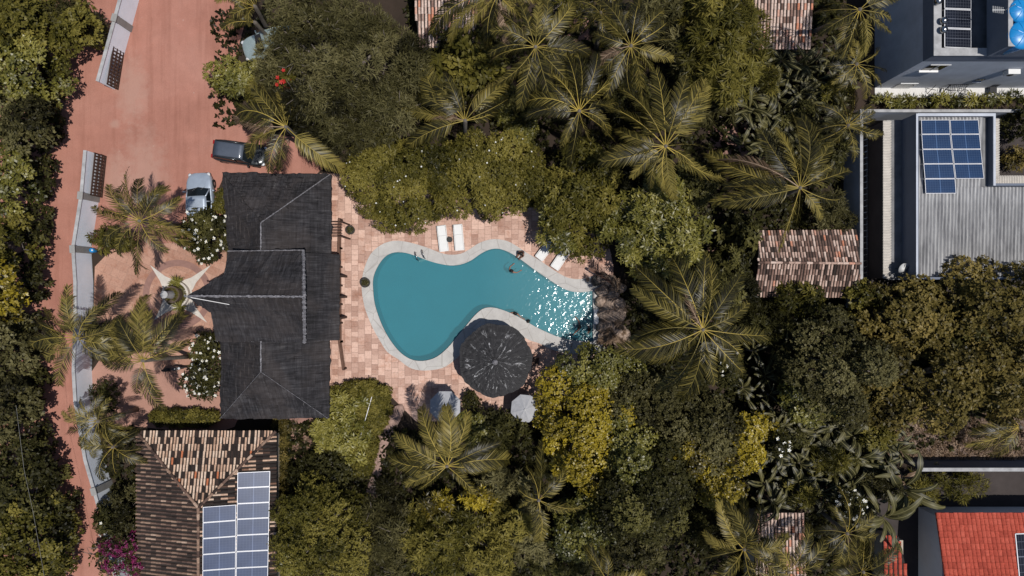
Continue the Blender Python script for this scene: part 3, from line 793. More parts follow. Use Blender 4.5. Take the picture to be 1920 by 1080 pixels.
for dx, dy in ((.1, .95), (.35, -.95)):   # two spiky plants at its rim
    V, T = rosettes(rng, np.repeat([[dx, dy, .4]], 3, 0), unit(rng.normal(0, .1, (3, 3)) + [0, 0, 1]), np.full(3, .6), KINDS['fan'], .95)
    leaves_obj('spiky_plant', V, T, M['lime'], pl)

# under-storey: leaf litter and seedlings nobody could count
rng = rng_(); zones = [(760,1920,-20,400,6000), (1180,1920,380,1100,9000), (520,1180,790,1100,5000), (-40,60,-20,1100,700), (400,640,-20,240,600), (190,260,800,1080,250), (1140,1420,440,760,900)]
P = []
for x0, x1, y0, y1, n in zones:
    for _ in range(n):
        p = W(rng.uniform(x0, x1), rng.uniform(y0, y1)); px = p.x * PPM + 960; py = 540 - p.y * PPM
        if 1575 < px < 1940 and (-20 < py < 560): continue
        if 1640 < px and 845 < py: continue
        if 590 < px < 1165 and 320 < py < 800: continue
        if px > 1650 and 780 < py < 850 and rng.random() < .8: continue
        P.append((p.x, p.y, rng.uniform(.03, .4)))
P = np.array(P); D = unit(rng.normal(0, .35, P.shape) + [0, 0, 1]); V, T = rosettes(rng, P, D, rng.normal(.22, .16, len(P)), KINDS['cashew'], 1.2)  # low rosette tone: shade in the gaps is put into the leaf colour
V[:, :, 2] = np.maximum(V[:, :, 2], .02)
P2 = np.array([tuple(W(rng.uniform(1660, 1940), rng.uniform(772, 858)))[:2] + (.04,) for _ in range(900)] + [tuple(W(rng.uniform(520, 598), rng.uniform(790, 858)))[:2] + (.04,) for _ in range(160)]); D2 = unit(rng.normal(0, .5, P2.shape) + [0, 0, 1]); V2, T2 = rosettes(rng, P2, D2, rng.normal(.5, .25, len(P2)), KINDS['tuft'], .75); V2[:, :, 2] = np.maximum(V2[:, :, 2], .02)
o = leaves_obj('dry_grass', V2, T2, M['deadleaf'], None); tag(o, 'dry brown grass tufts on the bare soil strips', 'dry grass', None, 'stuff')
o = leaves_obj('ground_cover', V, T, M['dark'], None); tag(o, 'low seedlings and leaf litter on the shaded garden soil', 'ground cover', None, 'stuff')
# ------------------------------------------------------------------ roofs
def frame_of(poly):
    p = [Vector(q) for q in poly]; n = Vector((0, 0, 0))
    for i in range(len(p)): n += (p[i] - p[0]).cross(p[(i+1) % len(p)] - p[0])
    n.normalize()
    if n.z < 0: n = -n
    u = Vector((0, 0, 1)).cross(n); u = u.normalized() if u.length > 1e-4 else Vector((1, 0, 0))
    return p[0], u, n.cross(u), n      # origin, along the eave, up the slope, normal

def in_poly(pts, x, y):
    r = False; j = len(pts) - 1
    for i in range(len(pts)):
        if (pts[i][1] > y) != (pts[j][1] > y) and x < (pts[j][0]-pts[i][0]) * (y-pts[i][1]) / (pts[j][1]-pts[i][1]) + pts[i][0]: r = not r
        j = i
    return r

def tile_roof(name, poly, parent, mat, pw=.19, plen=.42, hgt=.06, tones=None, seed=1, label=None, wide=.74, streak=0.0):
    """one roof slope laid with barrel tiles, every tile real"""
    rng = np.random.default_rng(seed); o, u, v, n = frame_of(poly)
    q = [((p - o).dot(u), (p - o).dot(v)) for p in map(Vector, poly)]
    u0, u1 = min(a for a, b in q), max(a for a, b in q); v0, v1 = min(b for a, b in q), max(b for a, b in q)
    nc = int((u1 - u0) / pw); pw = (u1 - u0) / max(1, nc); nr = int((v1 - v0) / plen + .5); plen = (v1 - v0) / max(1, nr)
    V = []; F = []; T = []; un, vn, nn, on = (np.array(a) for a in (u, v, n, o))
    ang = np.linspace(0, PI, 5); cx = -np.cos(ang); cz = np.sin(ang)
    for c in range(nc):
        colj = rng.normal(0, .006); colt = rng.normal(0, streak)
        for r in range(nr):
            uc = u0 + (c + .5) * pw + colj + rng.normal(0, .006); vc = v0 + (r + .5) * plen
            if not in_poly(q, uc, vc): continue
            w0 = pw * wide * .5; w1 = w0 * .86; a = v0 + r * plen - .03 + rng.normal(0, .008); b_ = a + plen * 1.12
            lift0, lift1 = .035, .012; sk = rng.normal(0, .006)
            base = len(V)
            for k in range(5): V.append(on + un * (uc + cx[k] * w0) + vn * a + nn * (lift0 + cz[k] * hgt))
            for k in range(5): V.append(on + un * (uc + sk + cx[k] * w1) + vn * b_ + nn * (lift1 + cz[k] * hgt * .9))
            t = tones(rng, c, r) if tones else rng.random()
            t = min(1, max(0, t + colt))
            for k in range(4): F.append((base+k, base+k+1, base+k+6, base+k+5)); T.append(t)
            F.append((base, base+1, base+3, base+4)); T.append(t * .5)
    ob = link(name, np_mesh(name, V, F, T), M[mat], parent)
    if label: ob['label'] = label
    return ob

def slab(name, polys, parent, mat, th=.12):
    b = MB()
    for poly in polys:
        p = [Vector(a) for a in poly]; k = len(p)
        b.add(p + [a - Vector((0, 0, th)) for a in p], [tuple(range(k)), tuple(range(2*k-1, k-1, -1))] + [(i, (i+1) % k, (i+1) % k + k, i + k) for i in range(k)])
    return b.build(name, M[mat], parent)

def cap_tube(name, lines, parent, mat, r=.10, seed=3, flat=.6):
    rng = np.random.default_rng(seed); b = MB()
    for a, e in lines:
        a, e = Vector(a), Vector(e); L = (e - a).length; n = max(1, int(L / .42)); d = (e - a) / n
        for i in range(n):
            p = a + d * i; t = float(rng.random())
            b.tube([p + Vector((0, 0, .02)), p + d * 1.08], [r * 1.06, r * .9], 8, t)
    return b.build(name, M[mat], parent)

def thatch_face(name, poly, parent, step=.30, courses=True, seed=5, th=.22, rough=.035):
    """one slope of layered thatch: courses stand proud of each other, the surface is uneven"""
    rng = np.random.default_rng(seed); o, u, v, n = frame_of(poly)
    bm = bmesh.new(); vs = [bm.verts.new(p) for p in poly]; f = bm.faces.new(vs)
    us = [(Vector(p) - o).dot(u) for p in poly]; vv = [(Vector(p) - o).dot(v) for p in poly]
    k = min(vv) + step
    while k < max(vv):
        for kk in (k - .03, k): bmesh.ops.bisect_plane(bm, geom=bm.verts[:] + bm.edges[:] + bm.faces[:], plane_co=o + v * kk, plane_no=v)
        k += step
    k = min(us) + .22
    while k < max(us):
        bmesh.ops.bisect_plane(bm, geom=bm.verts[:] + bm.edges[:] + bm.faces[:], plane_co=o + u * k, plane_no=u); k += .22 * rng.uniform(.7, 1.3)
    bnd = [e for e in bm.edges if e.is_boundary]
    cor = {}
    for w_ in bm.verts:
        b = (w_.co - o).dot(v) - min(vv); a = (w_.co - o).dot(u)
        saw = ((b % step) / step); d = (-.05 * saw if courses else 0) + rng.normal(0, rough) + .03 * math.sin(a * 1.7 + b * .9)
        cor[w_] = d
        if any(e in bnd for e in w_.link_edges) and b < .05: w_.co -= v * abs(rng.normal(0, .05))     # ragged eave
    skirt = bmesh.ops.extrude_edge_only(bm, edges=bnd)['geom']
    for g in skirt:
        if isinstance(g, bmesh.types.BMVert): g.co -= Vector((0, 0, th)); cor[g] = 0
    for w_ in bm.verts: w_.co += n * cor.get(w_, 0)
    me = bpy.data.meshes.new(name)
    bm.verts.ensure_lookup_table(); uv = [((w_.co - o).dot(u), (w_.co - o).dot(v), seed * 3.7) for w_ in bm.verts]
    bmesh.ops.recalc_face_normals(bm, faces=bm.faces); bm.to_mesh(me); bm.free()
    at = me.attributes.new('uvw', 'FLOAT_VECTOR', 'POINT'); at.data.foreach_set('vector', np.array(uv, dtype=np.float32).ravel())
    ob = link(name, me, M['thatch'], parent)
    return ob

def walls(b, x0, x1, y0, y1, z0, z1, th=.2):
    """a closed ring of walls (outer faces at x0..y1)"""
    b.box((x0, y0, z0), (x1, y0 + th, z1)); b.box((x0, y1 - th, z0), (x1, y1, z1))
    b.box((x0, y0 + th, z0), (x0 + th, y1 - th, z1)); b.box((x1 - th, y0 + th, z0), (x1, y1 - th, z1)); return b

def solar_panel(corners, label, group, mat, n, lift=.07, fw=.03, mid=False):
    """corners: four points in order round the panel, first to second along its long side"""
    p = [Vector(c) + n * lift for c in corners]; c = sum(p, Vector()) / 4
    root = thing('solar_panel', label, 'solar panel', c, 0, group); q = [a - c for a in p]
    u = (q[1] - q[0]).normalized()
    b = MB(); b.add(q, [(0, 1, 2, 3)], .5, [(0, 0, 0), (1, 0, 0), (1, 1, 0), (0, 1, 0)])
    b.add([a - n * .03 for a in q], [(3, 2, 1, 0)], .5); b.build('cells', M[mat], root)
    f = MB()
    for i in range(4):
        a, e = q[i], q[(i+1) % 4]; f.beam(a + n * -.012, e + n * -.012, fw * 2, .045, .5, n)
    f.build('frame', M['panelframe'], root)
    return root

# ------------------------------------------------------------------ the thatched main house
house = thing('thatched_house', 'long house under joined roofs of blackened thatch beside the pool deck', 'house', W(520, 552))
HB = house.location.copy()
def hp(px, py, h): return W(px, py, h) - HB
def hipped(yA, yB, xw, xe, ridge_px, ridge_top, ez, rz, north, seed):
    """a hip roof whose ridge runs north-south and dies into the middle block"""
    nw, ne = hp(xw[0], yA, ez), hp(xe[0], yA, ez); sw, se = hp(xw[1], yB, ez), hp(xe[1], yB, ez)
    return nw, ne, sw, se
ez, rz = 3.0, 5.9
# north block
nw, ne = hp(416, 323, ez), hp(620, 327, ez); swp, sep = hp(430, 492, ez), hp(620, 492, ez)
ra, rb = hp(490, 418, rz), hp(490, 492, rz)
thatch_face('roof', [nw, ne, ra], house, .24, True, 6)
thatch_face('roof', [nw, ra, rb, swp], house, .5, False, 7)
thatch_face('roof', [ne, sep, rb, ra], house, .5, False, 8)
# south block
nw2, ne2 = hp(415, 618, ez), hp(617, 618, ez); sw2, se2 = hp(413, 785, ez), hp(616, 784, ez)
sa, sb = hp(490, 618, rz), hp(490, 697, rz)
thatch_face('roof', [sw2, sb, se2], house, .24, True, 9)
thatch_face('roof', [nw2, sa, sb, sw2], house, .5, False, 10)
thatch_face('roof', [ne2, se2, sb, sa], house, .5, False, 11)
# raised middle block: gable with prow ends, ridge running east-west
e5, r8 = 6.1, 8.9
wn, en = hp(428, 471, e5), hp(570, 469, e5); ws, es_ = hp(405, 640, e5), hp(572, 642, e5)
tipw, tipe = hp(347, 555, r8), hp(571, 556, r8)
knw, ksw = hp(420, 513, 7.5), hp(396, 588, 7.5)
def onridge(p, s): return p
thatch_face('roof', [wn, en, tipe, tipw, knw][::-1], house, .5, True, 12, .28)
thatch_face('roof', [ws, es_, tipe, tipw, ksw], house, .5, True, 13, .28)
# lean-to over the east veranda
va, vb = hp(571, 474, 4.7), hp(571, 640, 4.7); vc, vd = hp(636, 477, 2.9), hp(635, 638, 2.9)
thatch_face('roof', [va, vb, vd, vc], house, .6, False, 14, .16, .015)
b = MB(); rng = rng_()
for a, e, wd in ((tipw, tipe, .11), (en, tipe, .15), (es_, tipe, .15), (ra, rb, .07), (sa, sb, .08), (sb, sw2, .022), (sb, se2, .022), (wn, en, .05), (ra, ne, .05), (hp(414, 638, 2.95), hp(488, 640, 5.6), .05), (hp(496, 640, 5.6), hp(617, 638, 2.95), .05)):
    a, e = Vector(a) + Vector((0, 0, .10)), Vector(e) + Vector((0, 0, .10)); L = (e - a).length; n = max(4, int(L / .11)); sdv = Vector((0, 0, 1)).cross(e - a).normalized()
    MB().tube([a.lerp(e, i / n) + sdv * rng.normal(0, .10 * wd) for i in range(n + 1)], [wd * rng.uniform(.45, .95) for i in range(n + 1)], 5).build('ridge_cap', M['ridgecap'], house)
MB().tube([hp(348, 556, 9.02), hp(430, 571, 8.4)], .022, 6).build('pole', M['white'], house)
b = MB(); walls(b, nw.x + .7, sep.x - .7, hp(0, 478, 3).y, nw.y - .7, 0, 3.0); b.build('wall', M['housewall'], house)
b = MB(); walls(b, sw2.x + .7, se2.x - .7, sw2.y + .7, nw2.y - .3, 0, 3.0); b.build('wall', M['housewall'], house)
b = MB(); walls(b, wn.x + .8, en.x - .5, ws.y + .5, wn.y - .5, 0, 6.0); b.build('wall', M['housewall'], house)
b = MB()
for y in (.25, .5, .75):
    p = vc.lerp(vd, y); b.box((p.x - .25, p.y - .08, 0), (p.x - .09, p.y + .08, 2.85))
b.build('veranda_post', M['darkwood'], house)

# railing between veranda and pool deck, a little slatted pergola at its north end
rl = [W(642, 413), W(641, 466), W(642, 640), W(649, 690)]
root = thing('wooden_railing', 'long dark timber railing between the thatched house and the pool deck', 'railing', rl[1])
b = MB(); pb = MB()
for a, e in zip(rl[:-1], rl[1:]):
    for z in (.35, .65, .98): b.beam(a - rl[1] + Vector((0, 0, z)), e - rl[1] + Vector((0, 0, z)), .14 if z > .9 else .06, .06)
    L = (e - a).length; n = max(1, int(L / 1.3))
    for i in range(n + 1): p = a.lerp(e, i / n) - rl[1]; pb.box((p.x - .06, p.y - .06, 0), (p.x + .06, p.y + .06, .95))
b.build('rail', M['brownwood'], root); pb.build('post', M['darkwood'], root)
pg = thing('slatted_pergola', 'small slatted timber pergola joining the roof edge to the railing', 'pergola', W(628, 430))
b = MB()
for y in (416, 421.5, 427, 432.5, 438, 443.5): b.beam(W(618, y, 2.5) - pg.location, W(642, y, 2.5) - pg.location, .05, .06)
b.build('slat', M['darkwood'], pg)
b = MB()
for y in (416, 443.5):
    p = W(641, y, 2.5) - pg.location; b.box((p.x - .05, p.y - .05, 0), (p.x + .05, p.y + .05, 2.45))
b.build('post', M['darkwood'], pg)

# ------------------------------------------------------------------ tiled house with solar panels, bottom left
th = thing('tiled_house', 'house with a hipped roof of mottled clay tiles carrying grey blue solar panels', 'house', W(385, 960))
B = th.location.copy(); ez, rz = 3.0, 4.25
A_, B_ = W(257, 808, ez) - B, W(518, 808, ez) - B; AP = W(373, 951, rz) - B; AS = W(373, 1500, rz) - B
C_, D_ = W(257, 1500, ez) - B, W(518, 1500, ez) - B
C_.y = D_.y = AS.y = -17.0
def mottle(rng, c, r):
    x = rng.random()
    return rng.uniform(0, .35) if x < .30 else (rng.uniform(.6, .95) if x < .97 else 1.0)
def shade_tones(rng, c, r): return rng.beta(1.5, 2.0)
def half(rng, c, r): return rng.uniform(0, .45) if rng.random() < .6 else rng.uniform(.5, .9)
slab('roof_deck', [[A_, B_, AP], [A_, AP, AS, C_], [B_, D_, AS, AP]], th, 'tileunder', .1)
tile_roof('roof', [A_, B_, AP], th, 'oldtile', .215, .48, .07, mottle, 21, wide=.66)
tile_roof('roof', [A_, C_, AS, AP], th, 'darktile', .27, .44, .085, shade_tones, 22, streak=.10, wide=.52)
tile_roof('roof', [B_, AP, AS, D_], th, 'oldtile', .27, .44, .08, half, 23, wide=.56)
cap_tube('ridge_cap', [(A_ + Vector((0, 0, .08)), AP + Vector((0, 0, .1))), (B_ + Vector((0, 0, .08)), AP + Vector((0, 0, .1))), (AP + Vector((0, 0, .1)), AS + Vector((0, 0, .1)))], th, 'darktile', .10)
b = MB(); walls(b, A_.x + .6, B_.x - .6, -16.6, A_.y - .6, 0, 2.95); b.build('wall', M['housewall'], th)
n_east = (AS - AP).cross(B_ - AP).normalized(); n_east = n_east if n_east.z > 0 else -n_east; p0 = AP + B
X = lambda zx, zy: (zx / 2.4547, 640 + zy / 2.4547)
rowsL = [760, 832, 905, 978, 1052, 1126]; rowsR = [602, 673, 745, 816, 890, 965, 1040, 1114]
words = ['topmost', 'second', 'third', 'fourth', 'fifth', 'sixth', 'seventh']
for side, rows, x0, x1, dr in (('left', rowsL, (937, 935), (1087, 1084), -11), ('right', rowsR, (1096, 1088), (1243, 1232), -7)):
    for i in range(len(rows) - 1):
        f0, f1 = i / (len(rows) - 1), (i + 1) / (len(rows) - 1)
        xa0, xa1 = x0[0] + (x0[1]-x0[0]) * f0, x0[0] + (x0[1]-x0[0]) * f1; xb0, xb1 = x1[0] + (x1[1]-x1[0]) * f0, x1[0] + (x1[1]-x1[0]) * f1
        q = [on_plane(*X(xa0, rows[i] + 1), p0, n_east), on_plane(*X(xb0, rows[i] + dr + 1), p0, n_east), on_plane(*X(xb1, rows[i+1] + dr - 2), p0, n_east), on_plane(*X(xa1, rows[i+1] - 2), p0, n_east)]
        solar_panel(q, f'sky-tinted blue solar panel on the mottled tile roof, {words[i]} from top in the {side} column', 'solar panels on the mottled tile roof', 'panelgrey', n_east, .15, .015)

# ------------------------------------------------------------------ small tiled hut right of the palms
hut = thing('tiled_hut', 'low hut with a pitched roof of weathered barrel tiles beside the grey yard wall', 'hut', W(1515, 495)); B = hut.location.copy()
a, b_, c_, d_ = W(1424, 437, 2.5) - B, W(1606, 431, 2.5) - B, W(1418, 556, 2.5) - B, W(1612, 556, 2.5) - B
r0, r1 = W(1421, 492, 3.4) - B, W(1613, 494, 3.4) - B
slab('roof_deck', [[a, b_, r1, r0], [c_, r0, r1, d_]], hut, 'tileunder', .1)
def patchy(rng, c, r): return rng.uniform(0, .28) if rng.random() < .50 else rng.uniform(.35, 1.0)
tile_roof('roof', [a, b_, r1, r0], hut, 'paletile', .205, .44, .06, patchy, 31)
tile_roof('roof', [c_, r0, r1, d_], hut, 'paletile', .205, .44, .06, lambda g, c, r: g.beta(.9, 2.0), 32)
cap_tube('ridge_cap', [(r0 + Vector((0, 0, .08)), r1 + Vector((0, 0, .08)))], hut, 'paletile', .09)
q = MB(); walls(q, c_.x + .5, d_.x - .5, c_.y + .5, a.y - .5, 0, 2.45); q.build('wall', M['housewall'], hut)

def shed(label, pts, z_hi, z_lo, tones, seed, mat='paletile', pw=.23, pl=.46, name='tiled_shed'):
    """a single slope falling south: pts are nw, ne, se, sw pixels"""
    P = [W(*pts[0], z_hi), W(*pts[1], z_hi), W(*pts[2], z_lo), W(*pts[3], z_lo)]; c = sum(P, Vector()) / 4; c.z = 0
    s = thing(name, label, 'shed', c); P = [p - c for p in P]
    slab('roof_deck', [P], s, 'tileunder', .1); tile_roof('roof', [P[3], P[2], P[1], P[0]], s, mat, pw, pl, .06, tones, seed)
    b = MB(); x0, x1 = min(p.x for p in P) + .4, max(p.x for p in P) - .4; y0, y1 = min(p.y for p in P) + .4, max(p.y for p in P) - .4
    walls(b, x0, x1, y0, y1, 0, min(z_lo, z_hi) - .15); b.build('wall', M['housewall'], s); return s
pale = lambda g, c, r: g.uniform(.1, .4) if g.random() < .22 else g.uniform(.55, 1.0)
shed('small building with pale sunlit barrel tiles half under the palms at the upper edge', [(768, -90), (895, -90), (892, 89), (786, 89)], 3.6, 2.6, pale, 41)
shed('building with pale pinkish barrel tiles between trees left of the white block', [(1400, -95), (1528, -95), (1520, 92), (1424, 92)], 3.6, 2.6, pale, 42)
shed('low tiled building glimpsed through palm fronds along the lower edge', [(1418, 962), (1508, 962), (1512, 1180), (1412, 1180)], 2.6, 3.3, pale, 43)

# ------------------------------------------------------------------ red roofed house, lower right corner
red = thing('red_roofed_house', 'house with a bright red tiled roof in the lower right corner', 'house', W(1850, 1050)); B = red.location.copy()
a, b_ = W(1755, 962, 3.0) - B, W(2250, 962, 3.0) - B; z1 = 4.3
c_, d_ = Vector((a.x, a.y - 5.2, z1)), Vector((b_.x, b_.y - 5.2, z1)); e_, f_ = Vector((a.x, a.y - 10.4, 3.0)), Vector((b_.x, b_.y - 10.4, 3.0))
slab('roof_deck', [[a, b_, d_, c_], [e_, c_, d_, f_]], red, 'redtile', .12)
even = lambda g, c, r: g.beta(4, 4)
tile_roof('roof', [a, b_, d_, c_], red, 'redtile', .30, .40, .05, even, 51, wide=.97)
tile_roof('roof', [e_, c_, d_, f_], red, 'redtile', .30, .40, .05, even, 52, wide=.97)
cap_tube('ridge_cap', [(c_, d_)], red, 'redtile', .13)
q = MB(); walls(q, a.x + .5, b_.x - .5, e_.y + .5, a.y - .5, 0, 2.9); q.build('wall', M['white'], red)
n_red = (b_ - a).cross(c_ - a).normalized(); n_red = n_red if n_red.z > 0 else -n_red
q = [on_plane(1902, 1001, a + B, n_red), on_plane(1952, 999, a + B, n_red), on_plane(1960, 1085, a + B, n_red), on_plane(1910, 1087, a + B, n_red)]
solar_panel([q[0], q[3], q[2], q[1]], 'dark solar panel with a pale frame on the red tiled roof', None, 'panelblack', n_red, .10)
shed('small lean-to roof of red tiles left of the red roofed house', [(1655, 1004), (1685, 1006), (1712, 1120), (1660, 1120)], 2.2, 2.6, even, 53, 'redtile', .30, .40, 'red_tiled_lean_to')
pst = thing('red_post', 'short leaning red post beside the red roofed house', 'post', W(1730, 1062)); MB().box((-.12, -.5, 0), (.12, .5, 1.6)).build('shaft', M['redtile'], pst, bevel=.02)
MB().lathe([(.14, 1.6), (.16, 1.7), (0, 1.75)], (0, 0, 0), 10).build('cap', M['redtile'], pst)

# ------------------------------------------------------------------ white block with roof tanks, upper right corner
tw = thing('flat_roofed_block', 'tall pale block with flat roof, parapet and water tanks in the upper right corner', 'building', W(1640, 165)); B = tw.location.copy()
X1, Y1 = 16.0, 13.0; zr, zb, zt = 6.6, 6.1, 7.36
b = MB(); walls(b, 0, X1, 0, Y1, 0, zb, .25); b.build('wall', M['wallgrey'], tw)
b = MB(); walls(b, -.003, X1, -.003, Y1, zb, zt - .06, .28); b.build('parapet', M['shadeslate'], tw)
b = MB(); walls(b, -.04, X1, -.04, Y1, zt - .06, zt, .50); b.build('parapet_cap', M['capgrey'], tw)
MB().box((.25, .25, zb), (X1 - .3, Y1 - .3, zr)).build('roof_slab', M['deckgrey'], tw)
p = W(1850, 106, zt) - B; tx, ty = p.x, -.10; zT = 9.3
b = MB(); walls(b, tx, X1, ty, 9.5, zt + .001, zT, .25); b.box((tx + .25, ty + .25, zt + .002), (X1 - .25, 9.25, zT - 1.6)); b.build('tank_room', M['shadeslate'], tw)
b = MB(); b.box((tx - .03, ty - .03, zT), (tx + .26, 9.5, zT + .05)); b.box((tx + .26, ty - .03, zT), (X1, ty + .24, zT + .05)); b.build('tank_room_cap', M['capgrey'], tw)
# south wall: window with sill, high small window, air conditioner box, door
def south(px, py, zguess):   # a pixel on the south wall's plane
    return on_plane(px, py, B, Vector((0, 1, 0))) - B
a, e = south(1727, 131, 0), south(1778, 123, 0)
f = MB().box((a.x, -.02, a.z - .0), (e.x, .05, e.z + .25)).build('window', M['glassdark'], tw)
q = MB(); q.box((a.x - .12, -.16, a.z - .14), (e.x - .1, -.021, a.z - .02)); q.build('sill', M['white'], f)
q = MB(); q.box((a.x - .04, -.06, e.z + .22), (e.x + .04, -.021, e.z + .28)); q.box((.5*(a.x+e.x) - .03, -.05, a.z), (.5*(a.x+e.x) + .03, -.021, e.z + .22)); q.build('frame', M['litwhite'], f)
a = south(1836, 150, 0)
f = MB().box((a.x - .25, -.02, a.z - .3), (a.x + .3, .05, a.z + .25)).build('window', M['glassdark'], tw); MB().box((a.x - .3, -.1, a.z - .38), (a.x + .35, -.021, a.z - .30)).build('sill', M['wallgrey'], f)
a = south(1690, 158, 0)
f = MB().box((a.x - .2, -.05, .05), (a.x + 1.1, -.001, a.z + .3)).build('door', M['litwhite'], tw, bevel=.01); MB().box((a.x + .9, -.12, .9), (a.x + 1.0, -.051, 1.05)).build('handle', M['chrome'], f)
a = south(1897, 131, 0)
ac = thing('air_conditioner', 'boxy air conditioner unit high on the south wall of the pale block', 'air conditioner', (B.x + a.x, B.y - .02, a.z))
MB().box((-.42, -.34, -.28), (.42, 0, .28)).build('casing', M['litwhite'], ac, bevel=.02); MB().lathe([(.2, 0), (.2, .02), (0, .02)], (0, 0, 0), 20).build('fan_grille', M['blackmetal'], ac, loc=(-.12, -.34, 0)).rotation_euler = (PI/2, 0, 0)
MB().beam((-.35, -.3, -.3), (-.35, 0, -.3), .04, .04).beam((.35, -.3, -.3), (.35, 0, -.3), .04, .04).build('bracket', M['blackmetal'], ac)
for i, (py, r, zz) in enumerate(((17, 22, .25), (63, 26, .25))):
    c = W(1922 if i else 1918, py, zT + zz); rr = r * (H - zT - zz) / H / PPM
    t_ = thing('water_tank', ['glossy blue domed water tank on the tank room, upper one of the pair', 'blue water tank with ribbed lid on the tank room, lower one of the pair'][i], 'water tank', (c.x, c.y, zT - 1.55), 0, 'blue roof tanks')
    MB().lathe([(rr*.82, 0), (rr*.95, 1.2), (rr*.97, 1.5)], (0, 0, 0), 32).build('body', M['bluetank'], t_, smooth=True)
    lid = MB().lathe([(rr*1.02, 1.45), (rr*1.04, 1.55), (rr*.9, 1.66), (rr*.45, 1.78), (0, 1.81)], (0, 0, 0), 32).build('lid', M['bluetank'], t_, smooth=True)
    b = MB()
    for k in range(8):
        a = 2*PI*k/8 + .3; b.tube([(.15*rr*math.cos(a), .15*rr*math.sin(a), 1.80), (.5*rr*math.cos(a), .5*rr*math.sin(a), 1.775), (.92*rr*math.cos(a), .92*rr*math.sin(a), 1.66)], .022, 5)
    b.build('rib', M['bluetank'], lid)
for i, (px, py) in enumerate(((1772, 37), (1772, 54), (1762, 0))):
    c = W(px, py, zr + 1.15); t_ = thing('turbine_vent', ['silver turbine roof vent beside the black solar panels, upper of the close pair', 'silver turbine roof vent beside the black solar panels, lower of the close pair', 'silver turbine roof vent at the very top edge of the photo'][i], 'roof vent', (c.x, c.y, zr), 0, 'turbine vents on the flat roof')
    MB().lathe([(.10, 0), (.10, .8)], (0, 0, 0), 12).build('pipe', M['chrome'], t_, smooth=True)
    MB().lathe([(.12, .8), (.22, .92), (.235, 1.05), (.18, 1.17), (.07, 1.22), (0, 1.23)], (0, 0, 0), 20).build('head', M['chrome'], t_, smooth=True)
nz = Vector((0, 0, 1)); zz = zr + .25
for i, (y0, y1) in enumerate(((-19, 16), (18, 52.5), (54.5, 89))):
    q = [W(1770, y0, zz), W(1770, y1, zz), W(1819.5, y1 + 2, zz), W(1819.5, y0 + 2, zz)]
    s_ = solar_panel(q, 'black solar panel on the flat roof of the pale block, ' + ['farthest from the parapet corner', 'middle of the three', 'nearest the parapet corner'][i], 'black solar panels on the flat roof', 'panelblack', nz, .07, .025)
an = thing('tv_antenna', 'small white yagi antenna on the dark tank room wall', 'antenna', (B.x + tx - .02, B.y + 2.2, zT - .2))
q = MB(); q.beam((0, 0, 0), (-1.0, -.1, .25), .03, .03); q.beam((0, .0, .0), (-.05, 0, .9), .03, .03)
q.build('boom', M['litwhite'], an); q = MB()
for k in range(6): q.beam((-.2 - .15*k, -.25, .05 + .04*k), (-.2 - .15*k, .15, .05 + .04*k), .02, .02)
q.build('element', M['litwhite'], an)
# yard strip at its foot
o = MB().box((0, 0, 0), (11.5, .82, .03)).build('white_pavement', M['paveW'], None, loc=(W(1640, 183).x, W(1640, 183).y, .004)); o['kind'] = 'structure'
rk = thing('clothes_rack', 'black folding clothes rack standing on the white paving below the pale block', 'clothes rack', W(1765, 171))
q = MB()
for x in (-1.1, -.05, .0, 1.3): MB().tube([(x, -.22, 0), (x + .12, .2, .95)], .022, 5).build('leg', M['blackmetal'], rk); MB().tube([(x, .22, 0), (x + .12, -.2, .95)], .022, 5).build('leg', M['blackmetal'], rk)
q = MB()
for k in range(10): q.tube([(-.1 + k * .14, -.24, .93), (0.02 + k * .14, .24, .93)], .02, 5)
q.tube([(-.1, -.24, .93), (1.4, -.24, .93)], .022, 5).tube([(-.1, .24, .93), (1.4, .24, .93)], .022, 5).build('rail', M['blackmetal'], rk)
ch = thing('metal_chair', 'black metal chair by the right end of the white paving', 'chair', W(1855, 172))
q = MB(); q.box((-.25, -.25, .42), (.25, .25, .46)); q.build('seat', M['blackmetal'], ch)
q = MB(); [q.beam((-.23 + .115*k, .24, .46), (-.23 + .115*k, .30, .95), .03, .03) for k in range(5)]; q.beam((-.25, .3, .95), (.25, .3, .95), .04, .04); q.build('backrest', M['blackmetal'], ch)
for x, y in ((-.22, -.22), (.22, -.22), (-.22, .22), (.22, .22)): MB().beam((x, y, 0), (x, y, .42), .035, .035).build('leg', M['blackmetal'], ch)

# ------------------------------------------------------------------ grey house with corrugated roof
gh = thing('corrugated_roof_house', 'low grey house with a corrugated sheet roof, parapets and blue solar panels', 'house', W(1715, 540)); B = gh.location.copy()
gz, gp = 3.2, 4.0
x0 = W(1718, 0, gp).x - B.x; yN = W(0, 213, gp).y - B.y; yS = W(0, 524, gp).y - B.y; x1 = x0 + 13.5
xp = W(1866, 0, gp).x - B.x; yp = W(0, 348, gp).y - B.y
b = MB(); b.box((x0, yS, 0), (x0 + .16, yN, gp)); b.box((x0 + .16, yN - .16, 0), (xp, yN, gp)); b.box((xp - .16, yp, 0), (xp, yN - .16, gp)); b.box((xp, yp, 0), (x1, yp + .16, gp)); b.box((x0 + .16, yS, 0), (x1, yS + .16, gp)); b.build('wall', M['shadeslate'], gh)
b = MB(); b.box((x0 - .02, yS, gp), (x0 + .10, yN, gp + .03)); b.box((x0 + .10, yN - .18, gp), (xp + .02, yN + .02, gp + .03)); b.box((xp - .14, yp, gp), (xp + .02, yN - .18, gp + .03)); b.build('parapet_cap', M['wallgrey'], gh)
